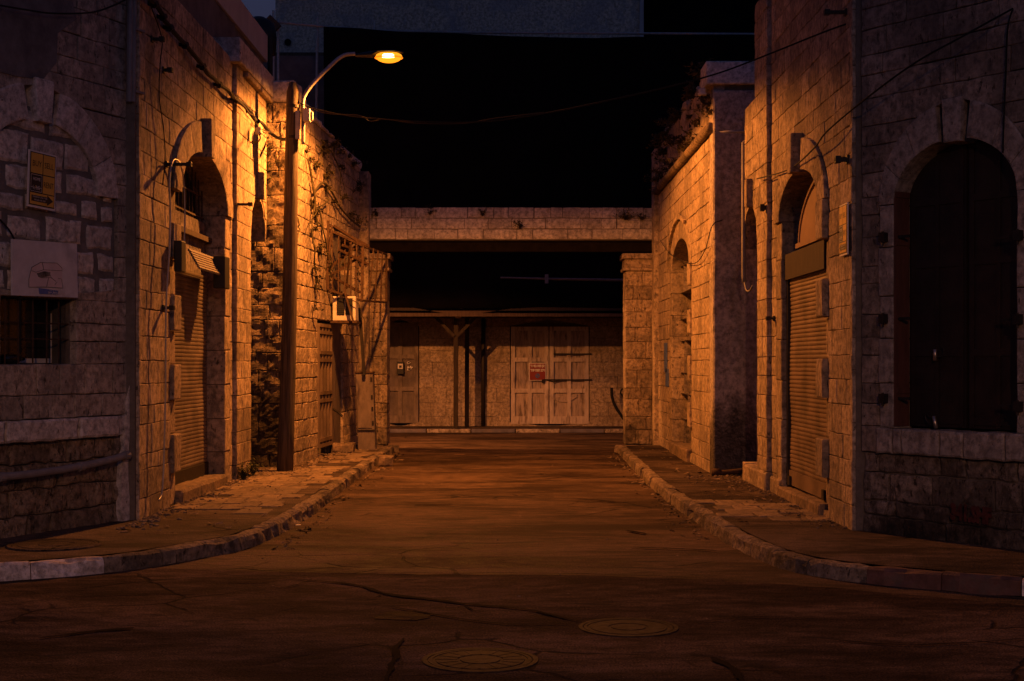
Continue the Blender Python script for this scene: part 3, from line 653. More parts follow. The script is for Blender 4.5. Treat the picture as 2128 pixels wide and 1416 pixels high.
m = MB(); m.box(-9, -3.4, 20.8, 25.6, 5.0, 5.2); m.box(-9, -2.9, 25.7, 26.0, 0, 5.3); m.build('roof_slab', M['dark_render'], l2)
m = MB(); m.fbox(F2, u_a - .1, u_b + .1, .1, 2.4, -.7, -.5); m.fbox(F2, u_c - .1, u_d + .1, 2.6, 3.9, -.7, -.5); m.build('dark_recess', M['void'], l2)
# steel lattice gate and door leaf
lg0, _ = F2.uv(663, 850); lg1, _ = F2.uv(689, 850)
m = MB(); w_ = lg1 - lg0
for k in range(5): u = lg0 + w_ * k / 4; m.fbox(F2, u - .035, u + .035, .27, 2.2, -.03, .012)
for z in (.27, .36, .98, 1.10, 1.62, 1.74, 2.06, 2.17): m.fbox(F2, lg0, lg1, z, z + .055, -.028, .020)
for k in range(4):
    u = lg0 + w_ * (k + .5) / 4
    for z in (.6, 1.36, 1.9): m.fbox(F2, u - .012, u + .012, z - .22, z + .14, -.022, .004)
m.build('lattice_gate', M['slat_r'], l2)
dl0, _ = F2.uv(691, 850); dl1, _ = F2.uv(712, 850)
m = MB(); m.fbox(F2, dl0, dl1, .2, 2.25, -.1, -.04); dlo = m.build('door_leaf', M['grey_panel'], l2)
m = MB(); m.fbox(F2, dl0 + .05, dl0 + .35, .25, 2.2, -.041, -.02); m.build('door_board', M['grey_door'], dlo)
m = MB(); p = F2.at(692, 850, .0); m.tube([p, p + Vector((.10, -.05, -.06)), p + Vector((.16, -.06, -.12))], .022, 8); m.build('door_handle', M['iron'], dlo)

# ------------------------------------------------------------------ right corner building
rb = thing('corner_building', 'tall stone corner building on the right with big arched iron shutters and roller shutter', 'building', (3.0, 12.5, 0))
UB = lambda px: FB.uv(px, 755)[0]
b0, b1 = UB(1706), UB(1625); cB = (b0 + b1) / 2; aB = (b1 - b0) / 2
hb = hole(cB, aB, .1, 3.17, .43); hbo = hole(cB, aB + .32, .1, 3.17, .43 + .32)
s0 = UB(1583); hb2o = hole(s0 + .55, .55, .1, 3.05, .55)
zsB = courses(.08, 5.95, .225)
uPil = UB(1603); uEnd = 5.45
m = MB(); ashlar(m, FB, 0, uPil, zsB, [hbo], w=.45, res=.12, rough=.008, jit=.009, bev=.006); m.build('street_wall', M['stone'], rb)
m = MB(); zB1 = [z for z in zsB if z < 5.0]; zB2 = [zB1[-1]] + [z for z in zsB if z >= 5.0]
ashlar(m, FB, uPil, 4.72, zB2, [], w=.45, n0=.055, depth=.5, rough=.01, jit=.012, bev=.012)
ashlar(m, FB, uPil, uEnd, zB1, [hb2o], w=.45, n0=.055, depth=.5, rough=.006, jit=.007, bev=.006); m.build('pilaster_wall', M['stone'], rb)
m = MB(); backing(m, FB, -.02, uEnd - .05, 0, 4.9, [hbo, hb2o]); m.fbox(FB, -.02, 4.68, 4.9, 5.95, -.6, -.03); m.build('wall_core', M['mortar'], rb)
m = MB(); arch(m, FB, cB, 3.17, aB, .43, .32, .045, .40, 9); keystone(m, FB, cB, 3.58, 3.98, .17, .23, .12, .3); m.build('shop_arch', M['stone'], rb)
m = MB(); quoins(m, FB, cB - aB, -1, .12, 3.17, .30, .26, .055, -.05, .40, .37); m.build('near_jamb', M['stone'], rb)
m = MB(); quoins(m, FB, cB + aB, 1, .12, 3.17, .32, .31, .012, .004, .40, .42); m.build('far_jamb', M['stone'], rb)
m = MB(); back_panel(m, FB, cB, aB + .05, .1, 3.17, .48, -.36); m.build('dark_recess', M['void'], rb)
m = MB(); arch(m, FB, s0 + .55, 3.05, .50, .50, .05, .05, .3, 5, skip_key=False); keystone(m, FB, s0 + .42, 3.52, 3.86, .13, .15, .13, .3); m.build('pilaster_arch', M['stone'], rb)
m = MB(); back_panel(m, FB, s0 + .55, .52, 2.68, 3.05, .52, -.14); m.build('arch_board', M['wood'], rb)
sh = MB(); roller(sh, FB, cB - aB + .02, cB + aB - .06, .42, 2.55, -.09); sho = sh.build('roller_shutter', M['slat_r'], rb)
m = MB(); m.fbox(FB, cB - aB + .02, cB + aB - .06, .26, .42, -.10, -.065); m.build('bottom_rail', M['slat_r'], sho)
for uu in (cB - aB + .12, cB + aB - .16):
    m = MB(); m.fbox(FB, uu - .05, uu + .05, .26, .36, -.065, -.04); m.build('hasp', M['iron'], sho)
m = MB(); m.fbox(FB, cB - aB + .005, cB + aB - .005, 2.52, 2.80, -.28, -.03); m.build('shutter_housing', M['timber'], rb)
m = MB(); m.fbox(FB, cB + aB - .06, cB + aB - .005, .24, 2.52, -.14, -.05); m.build('guide_rail', M['iron'], rb)
m = MB(); r0 = cB + .45
m.prism([FB.P(cB - aB, 2.88, -.09), FB.P(r0, 2.88, -.09)] + [FB.P(cB - aB + (r0 - cB + aB) * math.cos(k * math.pi / 20), 2.88 + .60 * math.sin(k * math.pi / 20), -.09) for k in range(1, 10)] + [FB.P(cB - aB, 3.30, -.09)], (.03, 0, 0)); fl = m.build('fanlight', M['fan'], rb)
m = MB(); m.fbox(FB, cB - aB, r0 + .05, 2.83, 2.88, -.11, -.05); m.tube([FB.P(cB - aB + (r0 + .06 - cB + aB) * math.cos(k * math.pi / 20), 2.88 + .66 * math.sin(k * math.pi / 20), -.10) for k in range(0, 11)], .022, 6); m.build('fanlight_frame', M['fan'], fl)
m = MB(); stone(m, FB, cB - aB - .1, cB - .02, .05, .24, .05, .45, .95, .01, .012, .02); stone(m, FB, cB, cB + aB + .1, .05, .23, .04, .45, 1.0, .01, .012, .02); m.build('threshold', M['paver'], rb)
m = MB(); stone(m, FB, uPil - .05, uEnd, .05, .33, .085, .3, .95, .012, .012, .02); stone(m, FB, cB + aB + .02, uPil - .06, .05, .30, .03, .3, .9, .012, .012, .02); m.build('plinth', M['stone'], rb)
m = MB(); m.box(3.1, 8, 12.5, 17.2, 5.8, 5.93); m.box(3.55, 3.8, 17.9, 18.9, 0, 5.2); m.box(3.1, 8, 17.1, 17.22, 4.2, 5.8); m.build('roof_slab', M['dark_render'], rb)
# chamfer with arched iron shutters
e0, ze0 = FE.uv(1858, 890); e1, ze1 = FE.uv(2115, 900); cE = (e0 + e1) / 2; aE = (e1 - e0) / 2
_, zsp = FE.uv(1860, 425); _, zap = FE.uv(1985, 287); wE = e0 - FE.uv(1828, 425)[0]; zsl, zsb = FE.uv(1900, 893)[1], FE.uv(1900, 945)[1]
hE = hole(cE, aE, zsb, zsp, zap - zsp); wEv = .31; hEo = hole(cE, aE + wE, zsb, zsp, zap - zsp + wEv)
LE = 3.4
zsE = courses(.05, zsb, .21) + courses(zsb, 5.95, .205)[1:]
lo = [z for z in zsE if z <= zsb + .001]; hi = [z for z in zsE if z >= zsb - .001]
m = MB(); ashlar(m, FE, 0, LE, hi, [hEo], w=.45, gap=.006, res=.12, rough=.007, jit=.008, bev=.006); m.build('chamfer_wall', M['stone_shade'], rb)
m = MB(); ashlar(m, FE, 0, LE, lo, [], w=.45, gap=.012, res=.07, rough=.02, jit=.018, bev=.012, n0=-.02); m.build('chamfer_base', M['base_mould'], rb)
m = MB(); backing(m, FE, -.05, LE, 0, 5.95, [hEo], -.05); m.build('chamfer_core', M['mortar'], rb)
m = MB(); arch(m, FE, cE, zsp, aE, zap - zsp, wE, .02, .24, 7, wv=wEv); keystone(m, FE, cE, zap - .03, zap + wEv + .02, .16, .20, .028, .2, 1.0); m.build('window_arch', M['stone_pale_shade'], rb)
for ue, sg_ in ((e0, -1), (e1, 1)):
    m = MB(); quoins(m, FE, ue, sg_, zsl, zsp, wE, wE * .93, .02, .015, .22, .42); m.build('window_jamb', M['stone_pale_shade'], rb)
m = MB(); uu = [e0 - wE - .02, e0 - wE + .16, e0 + .1, cE - .12, cE + .12, e1 - .1, e1 + wE + .1]
for a, b in zip(uu[:-1], uu[1:]): stone(m, FE, a + .004, b - .004, zsb, zsl, .04, .3, R.uniform(.92, 1.08), .012, .012, .016, .07)
m.build('window_sill', M['stone_pale_shade'], rb)
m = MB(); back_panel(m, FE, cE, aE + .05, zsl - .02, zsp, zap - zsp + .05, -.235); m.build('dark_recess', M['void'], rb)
def leaf(x0, x1, n, mirror):
    pts = []; f = lambda x: zsp + (zap - zsp) * math.sqrt(max(0, 1 - (x / aE) ** 2)) - .02
    xs = [x0 + (x1 - x0) * k / 14 for k in range(15)]
    pts = [FE.P(cE + x0, zsl + .02, n), FE.P(cE + x1, zsl + .02, n)] + [FE.P(cE + x, f(max(-aE + .01, min(aE - .01, x))), n) for x in reversed(xs)]
    m = MB(); m.prism(pts, Vector((FE.n[0], FE.n[1], 0)) * -.03); lf = m.build('shutter_leaf', M['shutter_iron'], rb)
    m = MB()
    for z in (zsl + .05, zsl + .62, zsp - .55, zsp - .02):
        m.fbox(FE, cE + x0 + .02, cE + x1 - .02, z, z + .06, n, n + .012)
    for x in (x0 + .02, (x0 + x1) / 2 - .02, x1 - .06): m.fbox(FE, cE + x, cE + x + .04, zsl + .03, f(min(max(x, -aE + .03), aE - .03)) - .05, n + .0005, n + .011)
    m.build('leaf_frame', M['shutter_iron'], lf); return lf
lw = .115
lfA = leaf(-aE + .02, -.012, -.185, 0); lfB = leaf(.012, aE - .01, -.185, 1)
m = MB(); m.fbox(FE, e0 + .002, e0 + .016, zsl + .02, zsp + .12, -.18, .004)
for z in (zsl + .3, zsl + .95, zsp - .35, zsp + .06): m.fbox(FE, e0 + .016, e0 + .026, z, z + .05, -.175, -.005)
m.build('folded_leaf', M['red_wood'], rb)
for px, py in ((1842, 494), (1842, 663), (1842, 828), (2122, 490), (2122, 664), (2122, 845)):
    m = MB(); u, z = FE.uv(px, py); s_ = 1 if px < 2000 else -1
    m.fbox(FE, u - .03, u + .03, z - .04, z + .04, .0, .07); m.fbox(FE, min(u, u + s_ * .22), max(u, u + s_ * .22), z - .012, z + .012, -.05, -.03); m.tube([FE.P(u, z - .07, .05), FE.P(u, z + .05, .05)], .012, 8); m.build('hinge', M['iron'], rb)
m = MB(); ashlar(m, Frame((2.998, 12.54), (1, 0)), 0, .085, courses(.08, 5.95, .24), [], w=.5, gap=.006, depth=.08, res=.05, rough=.008, jit=.006, bev=.006); m.build('corner_stones', M['stone'], rb)
# graffiti
def plane_fn(fr, u, z, n, sx, ang=0.0):
    ca, sa = math.cos(ang), math.sin(ang)
    return lambda x, y: fr.P(u + sx * (x * ca - y * sa), z + x * sa + y * ca, n)
m = MB(); u, z = FE.uv(2020, 1068); text_mb(m, '341.SHF', plane_fn(FE, u, z, .018, 1, -.02), .17, wid=.40, thick=.012); m.build('graffiti', M['graff'], rb)

# ------------------------------------------------------------------ second building on the right
r2 = thing('stone_annexe', 'lower stone building on the right with blocked arched doorway and overgrown parapet', 'building', (2.66, 18.8, 0))
cC = 22.5 - 18.8; aC = 1.15; hc = hole(cC, aC, .1, 3.10, .46); hco = hole(cC, aC + .3, .1, 3.10, .76)
m = MB(); ashlar(m, FC, .0, 7.3, courses(.08, 4.66, .218), [hco], w=.5, gap=.008, res=.13, rough=.006, jit=.008, bev=.007, tv=.10); m.build('street_wall', M['stone'], r2)
m = MB(); ashlar(m, FC, .0, 7.3, courses(4.78, 5.52, .25), [], w=.55, gap=.008, res=.13, rough=.014, jit=.012, bev=.012); m.build('parapet', M['stone'], r2)
m = MB(); m.tube([FC.P(.0, 4.72, .04), FC.P(7.3, 4.72, .04)], .065, 12); m.build('roll_moulding', M['stone_rough'], r2, smooth=True)
m = MB(); uu = .65
while uu < 7.2:
    w_ = R.uniform(.3, .7)
    if True: stone(m, FC, uu, min(7.3, uu + w_ - .01), 5.52, 5.52 + R.uniform(.03, .2), R.uniform(-.08, .01), .3, R.uniform(.7, 1.1), .03, .03, .04, .08)
    uu += w_
m.build('broken_coping', M['stone'], r2)
m = MB(); backing(m, FC, .02, 7.3, 0, 5.5, [hco], -.04); m.build('wall_core', M['mortar'], r2)
m = MB(); arch(m, FC, cC, 3.10, aC, .46, .3, .01, .45, 9, skip_key=False); m.build('door_arch', M['stone'], r2)
m = MB(); arch(m, FC, cC, 3.12, aC + .27, .74, .07, .06, .06, 14, skip_key=False, t0=0.0, t1=2.2); m.build('hood_moulding', M['stone'], r2)
for ue, sg_, nn_ in ((cC - aC, -1, .035), (cC + aC, 1, .01)):
    m = MB(); quoins(m, FC, ue, sg_, .3, 3.1, .30, .29, nn_, -.03 if sg_ < 0 else 0, .45, .33); m.build('door_jamb', M['stone'], r2)
m = MB(); ashlar(m, FC, cC - aC - .1, cC + aC + .1, courses(.2, 3.6, .4), [], w=.9, gap=.006, n0=-.40, res=.12, rough=.012); m.build('blocked_door', M['plaster'], r2)
m = MB(); stone(m, FC, cC - aC - .1, cC - .05, .05, .31, .06, .5, .95, .015, .015, .02); stone(m, FC, cC - .04, cC + aC + .1, .05, .30, .05, .5, 1.0, .015, .015, .02); m.build('doorstep', M['paver'], r2)
m = MB(); stone(m, FC, 7.05, 7.5, .08, 5.5, .08, .3, .95, .006, .004, .02); m.build('pilaster', M['stone'], r2)
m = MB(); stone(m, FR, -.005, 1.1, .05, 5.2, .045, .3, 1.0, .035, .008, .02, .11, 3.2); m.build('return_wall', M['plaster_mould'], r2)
m = MB(); stone(m, FR, -.10, .60, 5.28, 5.58, .07, .5, 1.1, .006, .006, .015); m.build('coping', M['stone_pale'], r2)
m = MB(); m.box(2.9, 8, 18.9, 26, 5.0, 5.15); m.box(2.9, 8, 25.8, 26.0, 0, 5.1); m.build('roof_slab', M['dark_render'], r2)
m = MB()
for i, (px, z0, z1) in enumerate(((1383, 1.45, 1.95), (1386, 1.2, 1.5))):
    u, _ = FC.uv(px, 755); m.fbox(FC, u - .3, u + .12, z0, z1, .004, .012, 1, 0)
m.build('torn_poster', M['blue'], r2)

# ------------------------------------------------------------------ gateway across the street
gw = thing('stone_gateway', 'pale stone beam across the street carried by two square stone pillars', 'gateway', (-.1, 26.2, 0))
def pillar(x0, x1, seed):
    m = MB(); fr = Frame((x0, 26.2), (1, 0)); zs = courses(.1, 3.3, .27)
    ashlar(m, fr, 0, x1 - x0, zs, [], w=.36, gap=.007, depth=.6, rough=.012, jit=.01, bev=.014, res=.07); m.box(x0 + .03, x1 - .03, 26.24, 26.8, 0, 3.6)
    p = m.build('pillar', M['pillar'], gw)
    m = MB()
    for z0, z1, e in ((3.30, 3.36, .04), (3.36, 3.52, .015), (3.52, 3.62, .06)): m.box(x0 - e, x1 + e, 26.2 - e, 26.85, z0, z1)
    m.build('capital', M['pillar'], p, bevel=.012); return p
pillar(-2.82, -2.30, 1); pillar(2.09, 2.74, 2)
m = MB(); ashlar(m, FG, .25, 6.3, [3.88, 4.07, 4.27, 4.47], [], w=.42, gap=.011, depth=.5, rough=.006, jit=.007, bev=.006, tv=.18, res=.12)
m.build('stone_beam', M['stone_beam'], gw)
m = MB(); m.box(-2.95, 3.1, 26.22, 26.7, 3.86, 4.45); m.build('beam_core', M['mortar'], gw)
m = MB(); m.box(-2.9, 2.9, 26.24, 26.26, 3.66, 3.86); m.box(-2.9, 2.9, 26.2, 26.36, 3.84, 3.865); m.box(-2.9, 2.9, 26.2, 26.36, 3.655, 3.67); m.build('steel_girder', M['tar'], gw)
m = MB(); stone(m, Frame((-2.9, 25.95), (1, 0)), 0, .28, .1, 5.1, 0, .5, .9, .01, .006, .02); m.build('end_pier', M['stone'], gw)

# ------------------------------------------------------------------ storehouse across the far street
fb = thing('storehouse', 'old storehouse across the far street with peeling white double doors under a timber canopy', 'building', (0, 34.2, 0))
dX0, dX1 = (1060 - CX) * 34.2 / F, (1225 - CX) * 34.2 / F; gX0, gX1 = (792 - CX) * 34.2 / F, (871 - CX) * 34.2 / F
hD = hole((dX0 + dX1) / 2 + 9, (dX1 - dX0) / 2, .1, 2.5, 0); hG = hole((gX0 + gX1) / 2 + 9, (gX1 - gX0) / 2, .1, 2.6, 0)
m = MB(); ashlar(m, FF, 1, 17, courses(.06, 3.1, .3), [hD, hG], w=.62, gap=.004, rough=.012, jit=.012, bev=.008, res=.15, tv=.10); m.build('street_wall', M['plaster_far'], fb)
m = MB(); backing(m, FF, 1, 17, 0, 9, [hD, hG], -.03); m.build('wall_core', M['dark_render'], fb)
def panel_leaf(x0, x1, z0, z1, y, fm, pm, rows, name, cols=2, st=.1):
    m = MB(); m.box(x0, x1, y, y + .04, z0, z1); lf = m.build(name, pm, fb)
    m = MB(); rh = (z1 - z0) / rows
    for k in range(cols + 1):
        cx = x0 + (x1 - x0 - st) * k / cols; m.box(cx, cx + st, y - .048, y - .002, z0, z1, R.uniform(.9, 1.1))
    for k in range(rows + 1):
        cz = z0 + (z1 - z0 - st) * k / rows
        for q in range(cols):
            a = x0 + (x1 - x0 - st) * q / cols + st; b = x0 + (x1 - x0 - st) * (q + 1) / cols; m.box(a, b, y - .045, y - .002, cz, cz + st * (1.8 if k == 0 else 1), R.uniform(.9, 1.1))
    m.build('door_frame', fm, lf); return lf
xm = (1141 - CX) * 34.2 / F
la = panel_leaf(dX0 + .02, xm - .01, .14, 2.48, 34.24, M['door'], M['door_panel'], 3, 'double_door')
lbk = panel_leaf(xm + .01, dX1 - .02, .14, 2.48, 34.24, M['door'], M['door_panel'], 3, 'double_door')
m = MB()
for z, x0, x1 in ((1.80, 1.0, dX1 + .05), (1.18, xm - .15, dX1 + .05)): m.box(x0, x1, 34.165, 34.19, z, z + .035)
m.build('bar', M['iron'], lbk)
m = MB(); m.lathe((xm - .14, 34.17, 1.12), [(.01, 0), (.035, .0), (.04, .05), (.02, .09)], 10); m.tube([(xm - .10, 34.18, 1.2), (xm + .1, 34.17, 1.15), (xm + .28, 34.18, 1.19)], .012, 6); m.build('chain', M['iron'], la)
m = MB(); m.prism([(xm + .12 + .55 * t, 34.205, .72 - .09 * math.sin(math.pi * t) + .06 * t) for t in [k / 8 for k in range(9)]] + [(xm + .12 + .55 * t, 34.205, .76 + .10 * t) for t in (1, .5, 0)], (0, .005, 0)); m.build('scrape', M['door_panel'], lbk)
ga = panel_leaf(gX0 + .02, gX1 - .02, .16, 2.58, 34.24, M['grey_door'], M['grey_panel'], 3, 'single_door')
m = MB(); m.box(dX0 - .04, dX1 + .04, 34.21, 34.3, 2.5, 2.56); m.build('door_lintel', M['wood'], fb)
mbx = thing('mailbox', 'small black mailbox with a white notice on the grey door', 'mailbox', ((832 - CX) * 34.1 / F, 34.1, 1.4))
m = MB(); c = at(832, 765, 34.13); m.box(c.x - .085, c.x + .085, 34.10, 34.20, c.z - .15, c.z + .15); m.build('box', M['blackplastic'], mbx, bevel=.01)
m = MB(); m.box(c.x - .06, c.x + .06, 34.095, 34.0985, c.z - .02, c.z + .1); nt_ = m.build('notice', M['signwhite'], mbx)
m = MB(); m.box(c.x - .03, c.x + .035, 34.092, 34.0945, c.z + .0, c.z + .06); m.build('print', M['black'], nt_)
m = MB(); r = random.Random(4); c = at(852, 762, 34.2)
for k in range(9): x, z = c.x + r.uniform(-.07, .07), c.z + r.uniform(-.1, .1); m.prism([(x + r.uniform(.01, .05) * math.cos(a), 34.207, z + r.uniform(.01, .05) * math.sin(a)) for a in (0, 1, 2, 3, 4, 5)], (0, .004, 0))
m.build('paper_scraps', M['signwhite'], ga)
# red no-parking sign
sg = thing('no_parking_sign', 'red square no parking sign with two lines of Hebrew on the white doors', 'sign', at(1117, 773, 34.19))
c = at(1117, 773, 34.18); w_, h_ = .205, .215
m = MB(); m.box(c.x - w_, c.x + w_, 34.170, 34.19, c.z - h_, c.z + h_); m.build('plate', M['signwhite'], sg, bevel=.02)
m = MB(); m.box(c.x - w_ + .018, c.x + w_ - .018, 34.166, 34.169, c.z - h_ + .018, c.z + h_ - .018); m.build('red_field', M['red'], sg)
m = MB()
for body, dz in (('אין חניה במעבר', .13), ('רכב חונה יגרר', .035)): text_mb(m, body[::-1], (lambda x, y, dz=dz: Vector((c.x + x, 34.163, c.z + dz + y))), .085, wid=.35, thick=.006)
m.build('lettering', M['signwhite'], sg)
m = MB(); dn = lambda r, y, mi: m.prism([(c.x + r * math.cos(k * math.pi / 12), y, c.z - .095 + r * math.sin(k * math.pi / 12)) for k in range(24)], (0, .002, 0), 1, mi)
dn(.068, 34.164, 1); dn(.055, 34.161, 0); m.bar((c.x - .038, 34.159, c.z - .057), (c.x + .038, 34.159, c.z - .133), .014, .002, up=(0, 1, 0), mi=1); m.build('roundel', [M['blue'], M['red']], sg)

# timber canopy
cp = thing('canopy', 'dark timber canopy on braced posts along the far pavement', 'canopy', (-1.3, 32.9, 0))
m = MB(); m.hexa([(-9, 32.35, 2.72), (9, 32.35, 2.72), (9, 34.16, 2.80), (-9, 34.16, 2.80), (-9, 32.35, 2.77), (9, 32.35, 2.77), (9, 34.16, 2.86), (-9, 34.16, 2.86)]); m.build('roof_boards', M['wood'], cp)
m = MB(); m.box(-9, 9, 32.82, 32.94, 2.66, 2.72); m.box(-9, 9, 33.5, 33.6, 2.66, 2.74); m.build('beam', M['wood'], cp)
m = MB(); m.box(-9, 9, 32.30, 32.348, 2.66, 2.79); m.build('front_fascia', M['wood'], cp)
m = MB(); zc_ = lambda px, py: at(px, py, 32.3)
m.prism([zc_(740, 640), zc_(860, 640), zc_(922, 651), zc_(740, 650)][::-1], (0, .06, 0)); m.prism([zc_(1000, 651), zc_(1060, 642), zc_(1120, 639), zc_(1420, 642), zc_(1420, 652)][::-1], (0, .06, 0)); m.build('edge_board', M['timber'], cp)
def post(px, Y, w, base, mt, brace=None):
    x = (px - CX) * Y / F; m = MB(); m.bar((x, Y, base), (x + .01, Y, 2.68), w, w, up=(0, 1, 0)); p = m.build('post', mt, cp, bevel=.008)
    if brace:
        for s_ in brace:
            m = MB(); m.bar((x + s_ * .03, Y - .06, 2.22), (x + s_ * .52, Y - .06, 2.72), .07, .06, up=(0, 1, 0)); m.build('brace', mt, p)
    return p
p1 = post(947, 32.88, .105, .09, M['timber'], (-1, 1)); post(970, 33.55, .10, .09, M['timber'], None)
m = MB(); c = at(953, 657, 32.78); m.box(c.x - .07, c.x + .06, 32.77, 32.80, c.z - .05, c.z + .06); m.build('marker_board', M['white'], p1)
x = (1004 - CX) * 34.1 / F; m = MB(); m.tube([(x, 34.1, .09), (x + .005, 34.1, 2.7)], .05, 10); dp = m.build('drainpipe', M['iron'], smooth=True); tag(dp, 'dark drainpipe on the far wall left of the white double doors', 'drainpipe')
# conduit under the beam
m = MB(); m.tube([at(1040, 577, 32.2), at(1136, 579, 32.2), at(1420, 583, 32.2)], .018, 6); m.tube([at(1040, 577, 32.24), at(1136, 581, 32.24), at(1420, 586, 32.24)], .014, 6); c = at(1136, 580, 32.15); m.box(c.x - .04, c.x + .04, 32.1, 32.2, c.z - .1, c.z + .1)
tag(m.build('conduit', M['pipe']), 'thin grey conduit with a junction stretched across the dark netting under the beam', 'conduit')
m = MB(); c = at(1300, 840, 34.0)
m.tube(wire([at(1271, 806, 33.9), at(1272, 825, 33.9), at(1279, 845, 33.9), at(1292, 865, 33.9), at(1300, 876, 33.9)]), .035, 8); m.tube(wire([at(1302, 806, 33.95), at(1292, 810, 33.95), at(1290, 818, 33.95), at(1296, 824, 33.95), at(1304, 824, 33.95)]), .02, 8)
tag(m.build('hose', M['cable'], smooth=True), 'dark curved hose hanging by the far wall beside the right pillar', 'hose')

# ------------------------------------------------------------------ tall plastered building, scaffold and netting
tw = thing('tall_building', 'tall grey plastered building rising behind the netting', 'building', (-1.4, 37, 0))
m = MB(); tx0, tx1 = (572 - CX) * 37 / F, (1334 - CX) * 37 / F
stone(m, Frame((tx0, 37.0), (1, 0)), 0, tx1 - tx0, 2.9, 15, 0, 6, 1.0, .05, .0, .02, .8, .5); m.build('wall', M['tower'], tw)
m = MB(); m.box(tx1 - .06, tx1 + .04, 36.93, 37.1, 3, 15); m.build('corner_strip', M['pale'], tw)
m = MB(); m.box(tx0 - .1, tx0 + 1.6, 36.7, 36.97, 9.35, 9.62); m.build('ledge', M['wood'], tw)
m = MB(); m.tube([at(598, 88, 36.93), at(598, 88, 36.9)], .09, 12); m.build('vent_hole', M['void'], tw)
nb = MB(); nb.box(tx1 + .05, 14, 37.6, 44, 0, 17); o = nb.build('netted_building', M['net']); tag(o, 'dark building to the right of the grey one wrapped in black netting', 'building')
m = MB(); NX, NZ = 70, 36; vs = []
for j in range(NZ + 1):
    for i in range(NX + 1):
        a, b = i / NX, j / NZ
        lx = lambda b: at(672 + (6 if b > .5 else -4) * math.sin(math.pi * b), 0, 32.7).x - .12 * (1 - b)
        x = lx(b) + (7.0 - lx(b)) * a
        zt = at(0, 55 + 24 * math.sin(min(1, a * 1.7) * math.pi / 2) - 10 * max(0, a - .55) * 2, 32.7).z; z = 2.86 + (zt - 2.86) * b
        y = 32.7 + .10 * math.sin(x * 2.1 + .6 * math.sin(z)) * (1 - .6 * b) + .12 * noise.noise(Vector((x * .8, z * .5, 1)))
        vs.append((x, y, z))
m.add(vs, [(j * (NX + 1) + i, j * (NX + 1) + i + 1, (j + 1) * (NX + 1) + i + 1, (j + 1) * (NX + 1) + i) for j in range(NZ) for i in range(NX)])
o = m.build('safety_netting', M['net'], smooth=True); s_ = o.modifiers.new('thick', 'SOLIDIFY'); s_.thickness = .01; tag(o, 'huge black safety netting hung from the scaffold above the street', 'netting')
sc = thing('scaffold', 'thin steel tube scaffold carrying the black netting in front of the grey building', 'scaffold', (-2, 33, 2.8))
for px, y0 in ((568, 22), (578, 38), (660, 36), (778, 42), (957, 58), (1140, 62)):
    m = MB(); m.tube([at(px - (8 if px == 660 else 0), 0, 33.0) * 1.0 + Vector((0, 0, 2.85 - at(px, 0, 33.0).z)), at(px, y0, 33.0)], .03, 8); m.build('upright', M['galv'], sc)
m = MB(); m.tube([at(px, py, 32.9) for px, py in ((556, 45), (660, 54), (778, 64), (960, 68), (1340, 70), (1700, 72))], .028, 8); m.build('rail', M['galv'], sc)
m = MB(); a, b = at(556, 38, 32.8), at(578, 60, 32.8); m.bar(a, b, .12, .2); m.build('toe_board', M['wood'], sc)
m = MB(); x0 = -3.9; m.box(x0 - .06, x0, 12, 18.6, 6.40, 6.82); m.box(x0 - .06, x0, 18.61, 21.0, 6.40, 6.82, .97); m.box(x0 - .06, x0, 21.01, 22.7, 6.40, 6.82, 1.03); hoard = m.build('roof_hoarding', M['pale']); tag(hoard, 'long pale panel hoarding along the roof edge of the left buildings', 'hoarding')
m = MB(); m.box(x0 - .9, x0 - .05, 12, 22.6, 5.2, 6.40); m.build('hoarding_base', M['dark_render'], hoard)
m = MB(); m.tube([(x0 + .03, 22.75, 5.3), (x0 + .03, 22.75, 6.85)], .045, 8); m.build('corner_post', M['iron'], hoard)
m = MB(); c = at(538, 55, 25.5); m.lathe((c.x, 25.5, c.z - .5), [(.001, 0), (.3, 0), (.32, .3), (.28, .55), (.1, .66), (.001, .67)], 20); tag(m.build('water_tank', M['blackplastic'], smooth=True), 'dark water tank on the roof behind the pale hoarding', 'tank')

# ------------------------------------------------------------------ street lamp
PY = F * (CH - .125) / (980 - HZ); bs = at(592, 980, PY)
sl = thing('street_lamp', 'glowing orange street lamp on a leaning timber pole', 'street lamp', bs)
m = MB(); tp = at(611, 172, PY)
m.tube([bs.lerp(tp, t) + Vector((.012 * math.sin(5 * t), 0, 0)) for t in [0, .1, .25, .4, .55, .7, .85, .975, 1]], [.112, .108, .104, .100, .097, .093, .089, .086, .05], 20); pole = m.build('pole', M['pole'], sl, smooth=True)
for py in (222, 286):
    m = MB(); q = at(609, py, PY); m.tube([q + Vector((0, 0, -.02)), q + Vector((0, 0, .02))], .094, 20); m.build('strap', M['iron'], pole)
m = MB(); ar = wire([at(630, 300, PY - .02), at(630, 240, PY), at(629, 215, PY), at(634, 197, PY + .02), at(652, 172, PY + .06), at(690, 134, PY + .15), at(705, 121, PY + .18), at(719, 114, PY + .2), at(738, 112, PY + .22)], n=8)
m.tube(ar, .027, 12); m.build('arm', M['galv'], sl, smooth=True)
m = MB(); c = at(639, 240, PY - .06); m.box(c.x - .055, c.x + .04, c.y - .08, c.y + .06, c.z - .09, c.z + .09); m.box(c.x + .04, c.x + .075, c.y - .03, c.y + .03, c.z - .07, c.z + .05); m.build('junction_box', M['white'], sl, bevel=.012)
m = MB(); c = at(621, 258, PY); m.box(c.x - .03, c.x + .03, c.y - .12, c.y - .05, c.z - .22, c.z + .16); m.build('fuse_plate', M['galv'], sl)
m = MB(); hx0, hx1 = at(738, 0, LAMP.y).x, at(838, 0, LAMP.y).x; secs = []; cz = LAMP.z + .035
